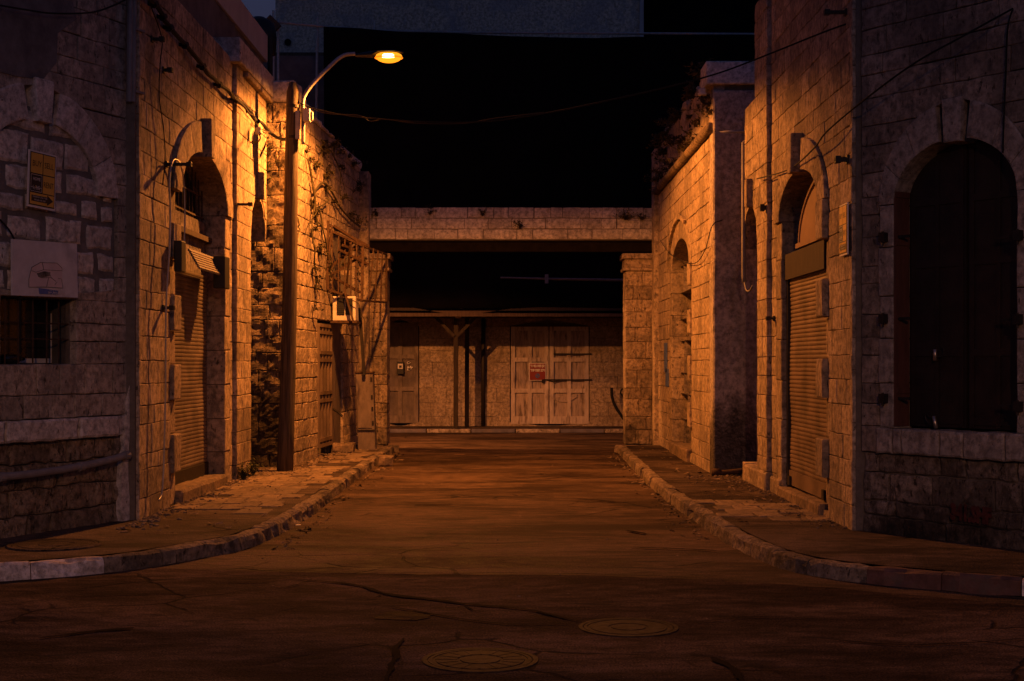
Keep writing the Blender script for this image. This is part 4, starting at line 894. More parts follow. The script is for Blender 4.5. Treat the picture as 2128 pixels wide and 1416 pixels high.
for t in [0, .08, .2, .35, .5, .65, .8, .92, 1]:
    w = .045 + .10 * math.sin(math.pi * min(1, t * .62 + .02)) ** 1.2 if t < 1 else .03; w *= (1 if t < .8 else (1.0 - (t - .8) * 3.2)); hgt = .5 * w * (1 if t < .42 else .35)
    secs.append((hx0 + (hx1 - hx0) * t, max(.02, w), max(.02, hgt)))
n = 18; vs = []; fs = []
for x, w, h_ in secs:
    for k in range(n):
        a = math.pi * k / (n - 1); vs.append((x, LAMP.y + w * math.cos(a), cz + (0 if x < hx0 + (hx1 - hx0) * .42 else .045) + h_ * 1.3 * math.sin(a)))
for i in range(len(secs) - 1):
    for k in range(n - 1): fs.append((i * n + k, i * n + k + 1, (i + 1) * n + k + 1, (i + 1) * n + k))
    fs.append((i * n + n - 1, i * n, (i + 1) * n, (i + 1) * n + n - 1))
fs += [tuple(range(n)), tuple((len(secs) - 1) * n + k for k in range(n - 1, -1, -1))]
m.add(vs, fs); head = m.build('lamp_head', M['blackplastic'], sl)
bc = at(808, 118, LAMP.y); vs = []; fs = []; m = MB(); nA, nB = 24, 8; rx, ry, rz = .185, .12, .09
for j in range(nB + 1):
    for k in range(nA):
        ph = math.pi / 2 * j / nB; a = 2 * math.pi * k / nA; vs.append((bc.x + rx * math.cos(ph) * math.cos(a), LAMP.y + ry * math.cos(ph) * math.sin(a), cz - .003 - rz * math.sin(ph)))
for j in range(nB):
    for k in range(nA): fs.append((j * nA + k, j * nA + (k + 1) % nA, (j + 1) * nA + (k + 1) % nA, (j + 1) * nA + k))
m.add(vs, fs); m.lathe((bc.x, LAMP.y, cz - .003), [(1, 0), (.93, .025), (.72, .044), (.4, .05)], nA, sx=rx, sy=ry); M['glow'] = emit_mat('sodium_glow', (1.0, .30, .012), 1.7); lens = m.build('lens', M['glow'], head, smooth=True)
M['rim'] = emit_mat('sodium_rim', (1.0, .26, .01), 1.1); M['core'] = emit_mat('sodium_core', (1.0, .70, .22), 12.0)
m = MB(); m.lathe((bc.x, LAMP.y, cz - .02), [(1.0, .012), (1.07, .0), (1.06, -.01), (.98, -.012)], 28, sx=rx, sy=ry); m.build('lens_rim', M['rim'], lens, smooth=True)
m = MB(); m.lathe((bc.x, LAMP.y, cz - .003), [(.55, .03), (.82, .014), (.9, -.012), (.82, -.035), (.55, -.055)], 24, sx=rx * .93, sy=ry * 1.22); m.build('bulb', M['core'], lens, smooth=True)
ld = bpy.data.lights.new('lamp_light', 'SPOT'); lo_ = bpy.data.objects.new('lamp_light', ld); COL.objects.link(lo_); lo_.parent = sl
lo_.location = Vector((bc.x, LAMP.y, cz - rz - .05)) - ORG[sl.name]; ld.energy = LAMP_W; ld.color = LAMP_COL; ld.spot_size = math.radians(166); ld.spot_blend = .12; ld.shadow_soft_size = .07
ld.use_nodes = True; lt = ld.node_tree; em = lt.nodes['Emission']; tc = N(lt, 'ShaderNodeTexCoord'); sx = N(lt, 'ShaderNodeSeparateXYZ'); lt.links.new(tc.outputs['Normal'], sx.inputs[0])
# the lantern's side reflectors cut the light off lower along the street than across it
yy = mth(lt, 'MULTIPLY', sx.outputs[1], sx.outputs[1]); cut = mth(lt, 'SUBTRACT', mth(lt, 'MULTIPLY', sx.outputs[2], -1.0), mth(lt, 'MULTIPLY', yy, .25))
hx = mth(lt, 'MINIMUM', sx.outputs[0], 0.0); cut = mth(lt, 'SUBTRACT', cut, mth(lt, 'MULTIPLY', mth(lt, 'MULTIPLY', hx, hx), .30))
lt.links.new(rampf(lt, cut, -.06, .20, .05, 1.0), em.inputs['Strength'])
# lamp on the back wall of the left annexe, round the corner in the cross street: it throws the post shadows
l3 = thing('street_lamp', 'wall lamp round the corner in the cross street', 'street lamp', (-3.5, 26.1, 4.35))
m = MB(); m.tube(wire([(-3.5, 26.02, 4.3), (-3.5, 26.3, 4.6), (-3.5, 26.9, 4.7)]), .025, 8); m.build('bracket', M['galv'], l3)
m = MB(); m.lathe((-3.5, 27.0, 4.6), [(.001, .12), (.08, .12), (.16, .04), (.17, 0)], 20); m.build('shade', M['blackplastic'], l3)
m = MB(); m.lathe((-3.5, 27.0, 4.54), [(.001, 0), (.06, .02), (.08, .07), (.03, .12)], 16); m.build('bulb', M['glow'], l3, smooth=True)
l3d = bpy.data.lights.new('lamp_light', 'SPOT'); o = bpy.data.objects.new('lamp_light', l3d); COL.objects.link(o); o.parent = l3; o.location = (0, .9, .15); l3d.energy = 1700; l3d.color = (1, .31, .065); l3d.spot_size = math.radians(160); l3d.spot_blend = .2; l3d.shadow_soft_size = .06

# the next street lamp, at the crossing behind the viewer: its light reaches the corner facades, the kerb faces and the end walls
LX, LY = 1.6, -8.0
l4 = thing('street_lamp', 'street lamp at the crossing behind the viewer', 'street lamp', (LX, LY, 0))
m = MB(); m.tube([(LX, LY, 0), (LX, LY, 6.2)], [.09, .06], 14); m.build('pole', M['galv'], l4, smooth=True)
m = MB(); m.tube(wire([(LX, LY, 6.15), (LX - .1, LY, 6.5), (LX - .5, LY, 6.6)]), .03, 10); m.build('arm', M['galv'], l4, smooth=True)
m = MB(); m.lathe((LX - .7, LY, 6.52), [(.001, .14), (.08, .13), (.15, .05), (.16, 0)], 20, sx=1.9); h4 = m.build('lamp_head', M['blackplastic'], l4)
m = MB(); m.lathe((LX - .7, LY, 6.45), [(.001, 0), (.08, .015), (.11, .07)], 16, sx=1.6); m.build('lens', M['glow'], h4, smooth=True)
l4d = bpy.data.lights.new('lamp_light', 'SPOT'); o = bpy.data.objects.new('lamp_light', l4d); COL.objects.link(o); o.parent = l4; o.location = (-.7, 0, 6.40); l4d.energy = 2200; l4d.color = (1, .42, .20); l4d.spot_size = math.radians(178); l4d.spot_blend = .25; l4d.shadow_soft_size = .08
# ------------------------------------------------------------------ wires and pipes
def cable(name, pts, r, label, mt='cable', wob=0.0, cat='cable', n=12):
    m = MB(); m.tube(wire(pts, n=n, wob=wob), r, 6); o = m.build(name, M[mt], smooth=True); return tag(o, label, cat)
cable('overhead_cable', [at(*p) for p in ((622, 214, 19.25), (660, 228, 18.6), (720, 240, 17.9), (850, 252, 16.9), (1000, 253, 16.2), (1130, 236, 15.6), (1250, 212, 15.0), (1400, 178, 14.4), (1500, 150, 14.0), (1600, 112, 13.6), (1720, 64, 12.95), (1820, 30, 12.5), (1900, 2, 12.06))], .008, 'black overhead cable sagging across the street from the lamp pole', n=14)
cable('overhead_cable', [at(*p) for p in ((622, 218, 19.25), (680, 236, 18.3), (745, 240, 17.7), (770, 252, 17.5), (800, 248, 17.3), (860, 256, 16.85), (960, 257, 16.4), (1030, 246, 16.1), (1130, 234, 15.6))], .005, 'thin tan wire wound loosely along the overhead cable by the lamp', 'cable_tan')
m = MB(); pts = [FA.at(px, py, .07) for px, py in ((296, -12), (322, 8), (340, 32), (345, 46), (372, 78), (400, 110), (430, 150), (462, 180), (490, 205), (512, 222), (532, 248), (545, 255))] + [at(566, 280, 20.1), at(592, 290, 19.5)]
wp = wire(pts, n=6, wob=.02); m.tube(wp, .024, 6)
for k in range(6, len(wp) - 12, 7): m.bar(wp[k] + Vector((-.07, 0, 0)), wp[k] + Vector((.02, 0, -.02)), .03, .035); m.tube([wp[k] + Vector((0, -.05, -.03)), wp[k] + Vector((0, .05, .01))], .034, 6)
tag(m.build('cable_bundle', M['cable']), 'thick black cable bundle clamped across the wall above the left shop arch', 'cable')
cable('wire', [FA.at(px, py, .05) for px, py in ((310, 4), (331, 60), (337, 90), (333, 130), (331, 200), (340, 270), (343, 330), (338, 385))], .006, 'thin dark wire hanging down the left wall beside the shop arch')
cable('wire', [FA.at(px, py, .1) for px, py in ((478, 190), (500, 215), (525, 240), (540, 262), (560, 275))], .008, 'loose looped wire under the cable bundle near the lamp pole', 'cable_tan', .03)
cable('wire', [FD.at(px, py, .08) for px, py in ((-20, 8), (50, 20), (110, 28), (190, 26), (240, 10), (270, -6))], .008, 'thin black wire slung across the top of the left corner building')
cable('wire', [FD.at(px, py, .03) for px, py in ((-5, 452), (20, 480), (36, 515), (41, 560), (42, 620), (42, 735))], .008, 'thin black wire running down over the white board beside the barred window')
cable('wire', [FE.at(2105, 18, .1), at(2000, 76, 11.2), at(1900, 132, 11.5), at(1800, 205, 12.0), at(1720, 272, 12.9), at(1690, 310, 13.6), at(1640, 352, 15.0), FB.at(1573, 372, .12)], .008, 'thin wire stretched across the upper right facade to the small arch')
cable('wire', [FE.at(px, py, .05) for px, py in ((2105, 18), (2094, 60), (2090, 160), (2086, 250), (2084, 318))], .007, 'thin black wire hanging down in front of the big iron-shuttered window')
cable('wire', [FC.at(px, py, .05) for px, py in ((1372, 500), (1395, 530), (1440, 548), (1465, 520), (1480, 470))] + [FR.at(1500, 458, .05), FR.at(1548, 440, .05)], .006, 'thin slack wire crossing the wall above the blocked doorway on the right')
m = MB(); m.tube([FD.at(px, py, .07) for px, py in ((-30, 996), (0, 992), (60, 986), (120, 978), (190, 965), (240, 953), (266, 945))], .034, 12)
for px, py in ((2, 992), (168, 970), (262, 947)): q = FD.at(px, py, .07); a = Vector((FD.d[0], FD.d[1], 0)) * .03; m.tube([q - a, q + a], .042, 12)
tag(m.build('water_pipe', M['pipe'], smooth=False), 'grey water pipe running along the base of the left corner building', 'pipe')
m = MB()
for px in (271, 279): m.tube([FD.at(px - 3, 212, .06), FD.at(px, -20, .06)], .026, 8)
for py in (60, 190): q = FD.at(276, py, .06); m.fbox(FD, FD.uv(276, py)[0] - .07, FD.uv(276, py)[0] + .07, q.z - .01, q.z + .01, 0, .09)
tag(m.build('cable_duct', M['pipe']), 'pair of grey cable ducts ending on the upper left corner', 'duct')
cable('conduit', [FA.at(px, py, .09) for px, py in ((383, 505), (384, 440), (382, 380), (376, 345), (366, 332), (357, 340), (352, 380), (354, 440), (352, 520), (345, 640), (344, 800), (341, 940), (337, 1020), (330, 1040))], .009, 'pale conduit looping round the left shop arch and down its near side', 'galv', 0, 'conduit')
m = MB(); m.tube([FB.P(5.55, 4.5, -.1), FB.P(5.5, 4.4, .06), FB.P(5.5, 2.7, .06), FB.P(5.5, 2.62, .05)], .028, 10); m.tube(wire([FB.P(5.5, 2.64, .05), FB.P(5.35, 2.52, .05), FB.P(5.1, 2.5, .05), FB.P(4.95, 2.55, .04)]), .012, 6)
tag(m.build('drainpipe', M['pipe'], smooth=True), 'pale vertical pipe at the far end of the right corner building', 'pipe')
m = MB(); m.tube([FR.P(.02, 4.65, .03), FR.P(.56, 4.66, .03)], .022, 8); tag(m.build('pipe', M['galv'], smooth=True), 'short horizontal pipe below the coping of the right annexe', 'pipe')
m = MB(); m.tube(wire([FR.at(1485, 984, .2), FR.at(1530, 980, .2), FR.at(1582, 973, .15)]), .035, 10); c = FR.at(1487, 985, .2); m.tube([c + Vector((-.05, 0, .02)), c + Vector((.06, 0, .02))], .05, 10); m.tube([c, c + Vector((0, 0, -.12))], .03, 8)
tag(m.build('ground_pipe', M['rust'], smooth=True), 'rusty pipe lying along the foot of the plastered wall on the right', 'pipe')
m = MB(); m.tube([FR.at(1574, 965, .05), FR.at(1574, 852, .05), FR.at(1581, 851, .05)], .013, 8); tag(m.build('standpipe', M['galv'], smooth=True), 'thin standpipe against the plastered wall beside the right corner building', 'pipe')
# brackets, hooks, insulators
def bracket(fr, px0, px1, py, n0, n1, label, h=.03):
    u, z = fr.uv((px0 + px1) / 2, py); m = MB(); m.fbox(fr, u - .02, u + .02, z - h / 2, z + h / 2, -.02, n1); m.fbox(fr, u - .035, u + .035, z - h, z + h, 0, .02); m.fbox(fr, u - .03, u + .03, z - h * .8, z + h * .8, n1 - .05, n1)
    return tag(m.build('wall_bracket', M['iron'], bevel=.004), label, 'bracket', 'iron brackets on the walls')
bracket(FA, 338, 352, 342, 0, .26, 'black iron bracket sticking out above the left shop arch'); bracket(FA, 480, 490, 425, 0, .24, 'black iron bracket sticking out across the left drain strip')
bracket(FA, 312, 316, 82, 0, .13, 'short iron bracket high on the left wall under the cable bundle'); bracket(FA, 336, 340, 146, 0, .1, 'small iron bracket on the left wall beside the hanging wire')
bracket(FB, 1758, 1768, 332, 0, .12, 'iron bracket on the right wall above the yellow sign', .04); bracket(FB, 1598, 1604, 432, .05, .12, 'iron bracket on the right wall at the height of the small arch', .05); bracket(FB, 1606, 1614, 662, .05, .10, 'iron bracket beside the top of the right roller shutter', .03)
bracket(FB, 1756, 1762, 26, 0, .2, 'iron bracket at the top of the right corner building'); bracket(FA, 336, 340, 640, 0, .12, 'small iron bracket beside the middle of the left roller shutter')
def insulator(p, d, label, s_=1.0):
    t = thing('insulator', label, 'insulator', p, 'old porcelain insulators'); p = Vector(p); m = MB(); m.tube(wire([p + Vector(d) * .0, p + Vector(d) * .10, p + Vector(d) * .14 + Vector((0, 0, .05)), p + Vector(d) * .12 + Vector((0, 0, .12))]), .011 * s_, 6); m.build('hook', M['iron'], t)
    m = MB(); m.lathe(p + Vector(d) * .12 + Vector((0, 0, .10)), [(.001, 0), (.045 * s_, 0), (.05 * s_, .03), (.03 * s_, .045), (.045 * s_, .06), (.04 * s_, .09), (.001, .10)], 14); m.build('cap', M['white'], t, smooth=True)
insulator(FA.at(520, 296, .06), (1, -.3, 0), 'white insulator on a hook beside the left drain strip')
insulator(FC.at(1478, 215, .02), (-1, -.1, 0), 'white insulator on a hook below the coping of the right annexe', 1.2)

# ------------------------------------------------------------------ signs
def agency_sign(fr, c, ang, flip, label, W2, H2, n):
    p = fr.P(c[0], c[1], n); t = thing('direction_sign', label, 'sign', p, 'yellow agency signs')
    f0 = lambda dn: (lambda x, y: fr.P(c[0] - (x * math.cos(ang) - y * math.sin(ang)), c[1] + x * math.sin(ang) + y * math.cos(ang), n + dn))
    def rect(m, x0, x1, y0, y1, dn, mi=0):
        f = f0(dn); m.add([f(x0, y0), f(x1, y0), f(x1, y1), f(x0, y1)], [(0, 1, 2, 3)], 1, mi)
    m = MB(); f, g = f0(0), f0(-.012); m.hexa([f(-W2, -H2), f(W2, -H2), g(W2, -H2), g(-W2, -H2), f(-W2, H2), f(W2, H2), g(W2, H2), g(-W2, H2)]); m.build('plate', M['signwhite'], t)
    m = MB(); e = W2 * .075; rect(m, -W2 + e, W2 - e, -H2 + e * 1.5, H2 - e, .003); m.build('black_border', M['black'], t)
    X0, X1, Y0, Y1 = -W2 + e * 1.7, W2 - e * 1.7, -H2 + e * 2.3, H2 - e * 1.7; xm_ = 0; g_ = e * .35; ya = Y0 + (Y1 - Y0) * .23; yb = Y0 + (Y1 - Y0) * .60
    m = MB(); rect(m, X0, -g_, yb + g_, Y1, .005); rect(m, g_, X1, yb + g_, Y1, .005); rect(m, g_, X1, ya + g_, yb - g_, .005); rect(m, X0, X1, Y0, ya - g_, .005); m.build('yellow_panels', M['yellow'], t)
    cw = (X1 - X0) / 2; ym = (ya + yb) / 2
    sh_ = lambda dx, dy, dn: (lambda x, y: f0(dn)(x + dx, y + dy))
    for word, wx, wy, wk in (('BUY', X0 + cw / 2, (yb + Y1) / 2, .74), ('SELL', X1 - cw / 2, (yb + Y1) / 2, .76), ('RENT', X1 - cw / 2, ym, .80)):
        m = MB(); text_mb(m, word, sh_(wx, wy, .007), cw * .5, wid=cw * wk); m.build('black_word', M['black'], t)
    m = MB(); s_ = -1 if flip else 1; yc = (Y0 + ya) / 2; hh = (ya - Y0) * .26; f = f0(.007); pts = [(X0 * .9, -hh), (X1 * .42, -hh), (X1 * .42, -hh * 1.75), (X1 * .92, 0), (X1 * .42, hh * 1.75), (X1 * .42, hh), (X0 * .9, hh)]
    m.add([f(s_ * x, yc + y) for x, y in pts], [(0, 1, 2, 3, 4, 5, 6)]); m.build('arrow', M['black'], t)
    m = MB(); text_mb(m, 'HOME', sh_(X0 + cw / 2, ym + .035 * H2 / .24, .007), cw * .27, wid=cw * .60); text_mb(m, 'L   ND', sh_(X0 + cw / 2, ym - .045 * H2 / .24 + .012, .007), cw * .27, wid=cw * .60)
    for b, dy, wd in ((u'סניף שוק הפשפשים'[::-1], hh * .42, .60), ('03-60-10-100', -hh * .45, .46)): text_mb(m, b, sh_(-X1 * .2 * s_, yc + dy, .009), hh * .75, wid=(X1 - X0) * wd)
    text_mb(m, 'בית עסקי נכסים'[::-1], sh_(X0 + cw / 2, ya + .028 * H2 / .24, .007), cw * .13, wid=cw * .6)
    bx0, bx1, by0, by1 = X0 + .004, -g_ - .004, ya + g_ + .004, yb - g_ - .004; l_ = .003; ymid = ya + (yb - ya) * .26
    for r_ in ((bx0, bx1, by0, by0 + l_), (bx0, bx1, by1 - l_, by1), (bx0, bx0 + l_, by0, by1), (bx1 - l_, bx1, by0, by1), (bx0, bx1, ymid, ymid + l_)): rect(m, *r_, .006)
    m.build('white_print', M['signwhite'], t)
    m = MB(); text_mb(m, 'Λ', sh_(X0 + cw / 2 - cw * .07, ym - .045 * H2 / .24 + .012, .007), cw * .27); m.build('gold_letter', M['yellow'], t)
    return t
cs = FD.uv(84, 376); agency_sign(FD, cs, math.radians(-2.5), False, 'yellow and black buy sell rent sign on the bricked-up left arch', .165, .245, .02)
cs = FB.uv(1759.5, 478); agency_sign(FB, cs, 0, True, 'yellow and black buy sell rent sign seen edge-on on the right wall', .15, .23, .03)
# white board with torn poster
c0 = FD.uv(92, 558); bd = thing('notice_board', 'pale metal board with a torn poster and blue street tile above the barred window', 'board', FD.P(c0[0], c0[1], 0))
m = MB(); m.prism([FD.at(px, py, .04) for px, py in ((26, 497), (160, 507), (162, 619), (26, 614))], Vector((FD.n[0], FD.n[1], 0)) * -.02); m.build('board', M['white_board'], bd)
m = MB(); PO = [(60, 597), (60, 580), (66, 556), (84, 546), (118, 547), (129, 557), (129, 580), (131, 598), (95, 596)]; m.add([FD.at(px, py, .0425) for px, py in PO], [tuple(range(9))]); po = m.build('torn_poster', M['poster'], bd)
m = MB()
for L_ in ([(60, 597), (60, 580), (66, 556), (84, 546), (118, 547), (129, 557), (129, 563), (90, 561), (75, 566), (66, 563)], [(88, 546), (91, 561)], [(77, 568), (80, 575), (87, 578), (106, 577), (104, 570)], [(101, 578), (97, 596)], [(60, 597), (95, 597), (131, 599), (128, 580), (121, 579)], [(106, 577), (116, 585)], [(114, 592), (119, 586)]):
    m.tube([FD.at(px, py, .044) for px, py in L_], .0024, 4)
m.prism([FD.at(px, py, .045) for px, py in ((78, 568), (92, 564), (105, 566), (104, 574), (88, 577), (81, 575))], Vector((FD.n[0], FD.n[1], 0)) * -.003); m.build('torn_edges', M['plaster'], po)
m = MB(); m.prism([FD.at(px, py, .046) for px, py in ((81, 599), (121, 604), (122, 613), (82, 611))], Vector((FD.n[0], FD.n[1], 0)) * -.004); tl = m.build('blue_tile', M['blue'], bd)
m = MB(); cu, cz_ = FD.uv(102, 609.3); text_mb(m, 'אבולעפיה'[::-1], plane_fn(FD, cu, cz_, .049, -1, -.03), .03, wid=.13, thick=.001)
cu, cz_ = FD.uv(102, 603.5); text_mb(m, '\uFE8E\uFEF4\uFED3\uFEFC\uFECC\uFEE3', plane_fn(FD, cu, cz_, .049, -1, -.03), .022, wid=.11); m.build('tile_lettering', M['white_board'], tl)

# ------------------------------------------------------------------ things on the left annexe
ac = thing('air_conditioner', 'cream window air conditioner sticking out under the rusty cage', 'air conditioner', at(715, 668, 23.2))
a, b = at(691, 667, 23.15), at(739, 616, 23.15); m = MB(); m.box(a.x, b.x, 23.15, 23.6, a.z, b.z); acb = m.build('casing', M['white'], ac, bevel=.012)
m = MB()
for p0, p1 in ((700, 716), (718, 733)):
    q0, q1 = at(p0, 655, 23.148), at(p1, 620, 23.148); m.box(q0.x, q1.x, 23.14, 23.149, q0.z, q1.z)
    for k in range(9): z = q0.z + (q1.z - q0.z) * (k + .5) / 9; m.box(q0.x, q1.x, 23.132, 23.14, z, z + .006)
m.build('grille', M['blackplastic'], acb)
m = MB(); m.box(a.x - .03, b.x + .03, 23.1, 23.65, a.z - .04, a.z - .005); m.build('shelf', M['rust'], ac)
cg = thing('window_cage', 'bent rusty steel window cage projecting from the overgrown left wall', 'cage', at(715, 630, 23.2))
Pn = [at(682, 478, 22.9), at(682, 603, 22.9), at(752, 625, 23.4), at(754, 512, 23.4)]; Qn = [at(803, 529, 25.85), at(803, 629, 25.85)]
m = MB(); w_ = .035
m.bar(Pn[0] + Vector((0, 0, .15)), Pn[1], w_); m.bar(Pn[1], Pn[2], w_); m.bar(Pn[2], Pn[3], w_ * 1.2); m.bar(Pn[0], Pn[3], w_ * 1.1); m.bar(Pn[3], Qn[0], w_); m.bar(Pn[2], Qn[1], w_); m.bar(Qn[0], Qn[1], w_)
m.bar(at(676, 606, 22.85), at(690, 470, 22.85), .03); m.build('frame', M['rust'], cg)
m = MB()
for t in (.25, .5, .75):
    m = MB(); m.bar(Pn[2].lerp(Qn[1], t), Pn[3].lerp(Qn[0], t) + Vector((.10 * (1 - t), 0, 0)), .022); m.build('bar', M['rust'], cg)
for t in (.12, .30, .48, .66, .82):
    m = MB(); m.bar(Pn[0].lerp(Pn[3], t), Pn[1].lerp(Pn[2], t), .02); m.build('bar', M['rust'], cg)
m = MB()
for (p, q) in (((684, 468), (766, 512)), ((694, 470), (764, 515)), ((705, 520), (765, 550)), ((688, 555), (748, 505)), ((692, 570), (754, 530)), ((690, 575), (748, 608)), ((728, 506), (720, 600)), ((712, 510), (738, 520))):
    m.bar(at(*p, 23.0), at(*q, 23.5), .028, .04)
m.bar(at(715, 600, 23.05), at(735, 672, 23.0), .03, .06); m.build('fallen_slats', M['rust'], cg)
cable('wire', [at(p, q, 23.05) for p, q in ((685, 520), (690, 560), (692, 595), (700, 612), (740, 628), (748, 640), (752, 655), (758, 668), (757, 690))], .007, 'pale loose wire dangling from the rusty cage', 'cable_tan')
m = MB(); m.bar(at(747, 640, 24.0), at(757, 780, 24.0), .05); tag(m.build('steel_post', M['iron']), 'dark upright steel post standing behind the grey cabinet', 'post')
cb = thing('utility_cabinet', 'tall leaning grey metal cabinet on the left pavement', 'cabinet', (-2.48, 24.1, .125))
def shear(x, y, z): return (x - .035 * (z - .125), y, z)
def sbox(m, x0, x1, y0, y1, z0, z1, tint=1): m.hexa([shear(*p) for p in ((x0, y0, z0), (x1, y0, z0), (x1, y1, z0), (x0, y1, z0), (x0, y0, z1), (x1, y0, z1), (x1, y1, z1), (x0, y1, z1))], tint)
m = MB(); sbox(m, -2.61, -2.315, 24.1, 24.4, .125, 1.43); m.build('body', M['grey_door'], cb, bevel=.01)
m = MB(); sbox(m, -2.60, -2.36, 24.085, 24.099, .50, 1.40); dr = m.build('door', M['grey_door'], cb, bevel=.006)
m = MB()
for z in (.56, .8, 1.0, 1.3): sbox(m, -2.355, -2.325, 24.08, 24.1, z, z + .06)
sbox(m, -2.61, -2.315, 24.075, 24.1, .455, .475); m.build('hinge_strip', M['iron'], dr)
m = MB(); sbox(m, -2.62, -2.305, 24.08, 24.42, 1.43, 1.455); m.build('lid', M['rust'], cb)

# ------------------------------------------------------------------ padlocks
def padlock(fr, px, py, n, ang, L, label):
    u, z = fr.uv(px, py, n); p = fr.P(u, z, n); t = thing('padlock', label, 'padlock', p, 'padlocks on the shutters'); d = Vector((fr.d[0], fr.d[1], 0)); ax = d * math.sin(ang) + Vector((0, 0, math.cos(ang))); ax.normalize()
    m = MB(); m.tube([p - ax * L / 2, p - ax * L * .46, p + ax * L * .46, p + ax * L / 2], [.012, .018, .018, .012], 12); m.build('body', M['brass'], t, smooth=True)
    m = MB(); q = p + ax * L * .35; s_ = -1 if math.sin(ang) * fr.d[1] > 0 else 1
    m.tube(wire([p - ax * L * .2, p - ax * L * .1 + d * .07 * s_, q + d * .09 * s_, q + ax * .03 + d * .07 * s_, q + ax * .0 + d * .04 * s_]), .006, 6); m.build('shackle', M['iron'], t)
padlock(FB, 1614, 1021, -.02, -.5, .11, 'small steel padlock at the far foot of the right roller shutter'); padlock(FB, 1692, 1056, -.02, -.5, .12, 'steel padlock at the near foot of the right roller shutter')
padlock(FE, 1943, 738, -.14, .0, .10, 'upper steel padlock on the big dark iron shutters'); padlock(FE, 1943, 878, -.14, -.25, .11, 'lower steel padlock on the big dark iron shutters')

# ------------------------------------------------------------------ rubble, weeds, creepers
def rock(m, c, s_, seed, tint=1.0):
    r = random.Random(seed); c = Vector(c); n1, n2 = 7, 5; vs = []; k1, k2, k3 = r.uniform(.8, 1.3), r.uniform(.8, 1.2), r.uniform(.5, .8)
    for j in range(n2 + 1):
        for i in range(n1):
            ph = math.pi * (j / n2 - .5); a = 2 * math.pi * i / n1 + seed; d = Vector((math.cos(ph) * math.cos(a), math.cos(ph) * math.sin(a), math.sin(ph))); q = 1 + .35 * noise.noise(d * 1.4 + Vector((seed, 0, 0)))
            vs.append(c + Vector((d.x * k1, d.y * k2, d.z * k3)) * s_ * q)
    m.add(vs, [(j * n1 + i, j * n1 + (i + 1) % n1, (j + 1) * n1 + (i + 1) % n1, (j + 1) * n1 + i) for j in range(n2) for i in range(n1)], tint)
r = random.Random(12); m = MB()
for k in range(420):
    u = r.random(); Y = 12.6 + 7.0 * u; x = -3.5 + abs(r.gauss(0, .13)); rock(m, (x, Y, .13), r.uniform(.004, .026), k, r.uniform(.6, 1.2))
for k in range(160): rock(m, (r.uniform(-3.4, -2.8), r.uniform(18.6, 20.0), .13), r.uniform(.005, .025), 400 + k, r.uniform(.5, 1.1))
for k in range(200): Y = r.uniform(20.3, 25.8); rock(m, (-3.12 + .0627 * (Y - 20.2) + abs(r.gauss(0, .12)), Y, .13), r.uniform(.006, .035), 700 + k, r.uniform(.6, 1.1))
o = m.build('rubble', M['paver']); o['kind'] = 'stuff'; tag(o, 'crumbled stone rubble along the foot of the left walls', 'rubble')
m = MB()
for k in range(260): rock(m, (3.0 - abs(r.gauss(0, .16)), r.uniform(12.6, 17.9), .13), r.uniform(.004, .018), 900 + k, r.uniform(.5, 1.1))
for k in range(160): rock(m, (r.uniform(2.2, 3.2), r.uniform(17.4, 18.7), .13), r.uniform(.004, .022), 1200 + k, r.uniform(.5, 1.0))
o = m.build('rubble', M['paver']); o['kind'] = 'stuff'; tag(o, 'crumbled stone and dirt along the foot of the right walls', 'rubble')
m = MB()
for k in range(150): rock(m, (r.uniform(-3.5, 3.5), r.uniform(8.2, 25), .0), r.uniform(.003, .013), 2000 + k, r.uniform(.5, 1.5))
o = m.build('grit', M['paver']); o['kind'] = 'stuff'; tag(o, 'scattered grit and pebbles on the road', 'grit')
m = MB(); r = random.Random(77)
for k in range(520):
    if k % 2: x, y = (-2.05 + abs(r.gauss(0, .10)) if r.random() < .6 else r.uniform(-3.4, -2.3)), r.uniform(12.2, 25)
    else: x, y = (1.80 - abs(r.gauss(0, .10)) if r.random() < .6 else r.uniform(2.1, 2.95)), r.uniform(12.8, 25)
    z = .005 if -2.1 < x < 1.85 else .14; a = r.uniform(0, 6.3); l = r.uniform(.012, .05); w_ = l * r.uniform(.2, .6); d = Vector((math.cos(a), math.sin(a), r.uniform(-.1, .25))); e = Vector((-math.sin(a), math.cos(a), r.uniform(-.2, .3)))
    p = Vector((x, y, z)); m.add([p - d * l - e * w_, p + d * l - e * w_ * .6, p + d * l * .8 + e * w_ + Vector((0, 0, .01)), p - d * l * .7 + e * w_], [(0, 1, 2, 3)], r.uniform(.5, 2.2))
o = m.build('leaf_litter', M['soil']); o['kind'] = 'stuff'; tag(o, 'dry leaves and scraps lying in the gutters and on the pavements', 'litter')
def loose(name, c, dims, rot, label, mt='paver'):
    m = MB(); fr = Frame((c[0], c[1]), (math.cos(rot), math.sin(rot))); stone(m, fr, -dims[0] / 2, dims[0] / 2, c[2], c[2] + dims[2], dims[1] / 2, dims[1] / 2 + .0, 1.0, .02, .02, .03, .05)
    return tag(m.build(name, M[mt]), label, 'stone')
c = G(800, 970); loose('loose_block', (c.x, c.y + .1, .0), (.22, .26, .16), .1, 'squared stone block lying in the road by the left kerb end')
c = G(705, 942, .125); loose('step_stone', (c.x + .05, c.y + .15, .12), (.36, .3, .16), .0, 'rough stone step in front of the grey door leaf'); c = G(680, 938, .125); loose('step_stone', (c.x + .12, c.y + .7, .12), (.3, .3, .24), .1, 'second rough stone heaped behind the step stone')
m = MB(); c = G(1373, 1026); rock(m, (c.x, c.y, .02), .045, 5); tag(m.build('pebble', M['iron']), 'dark fist-sized stone in the gutter by the right kerb', 'stone')
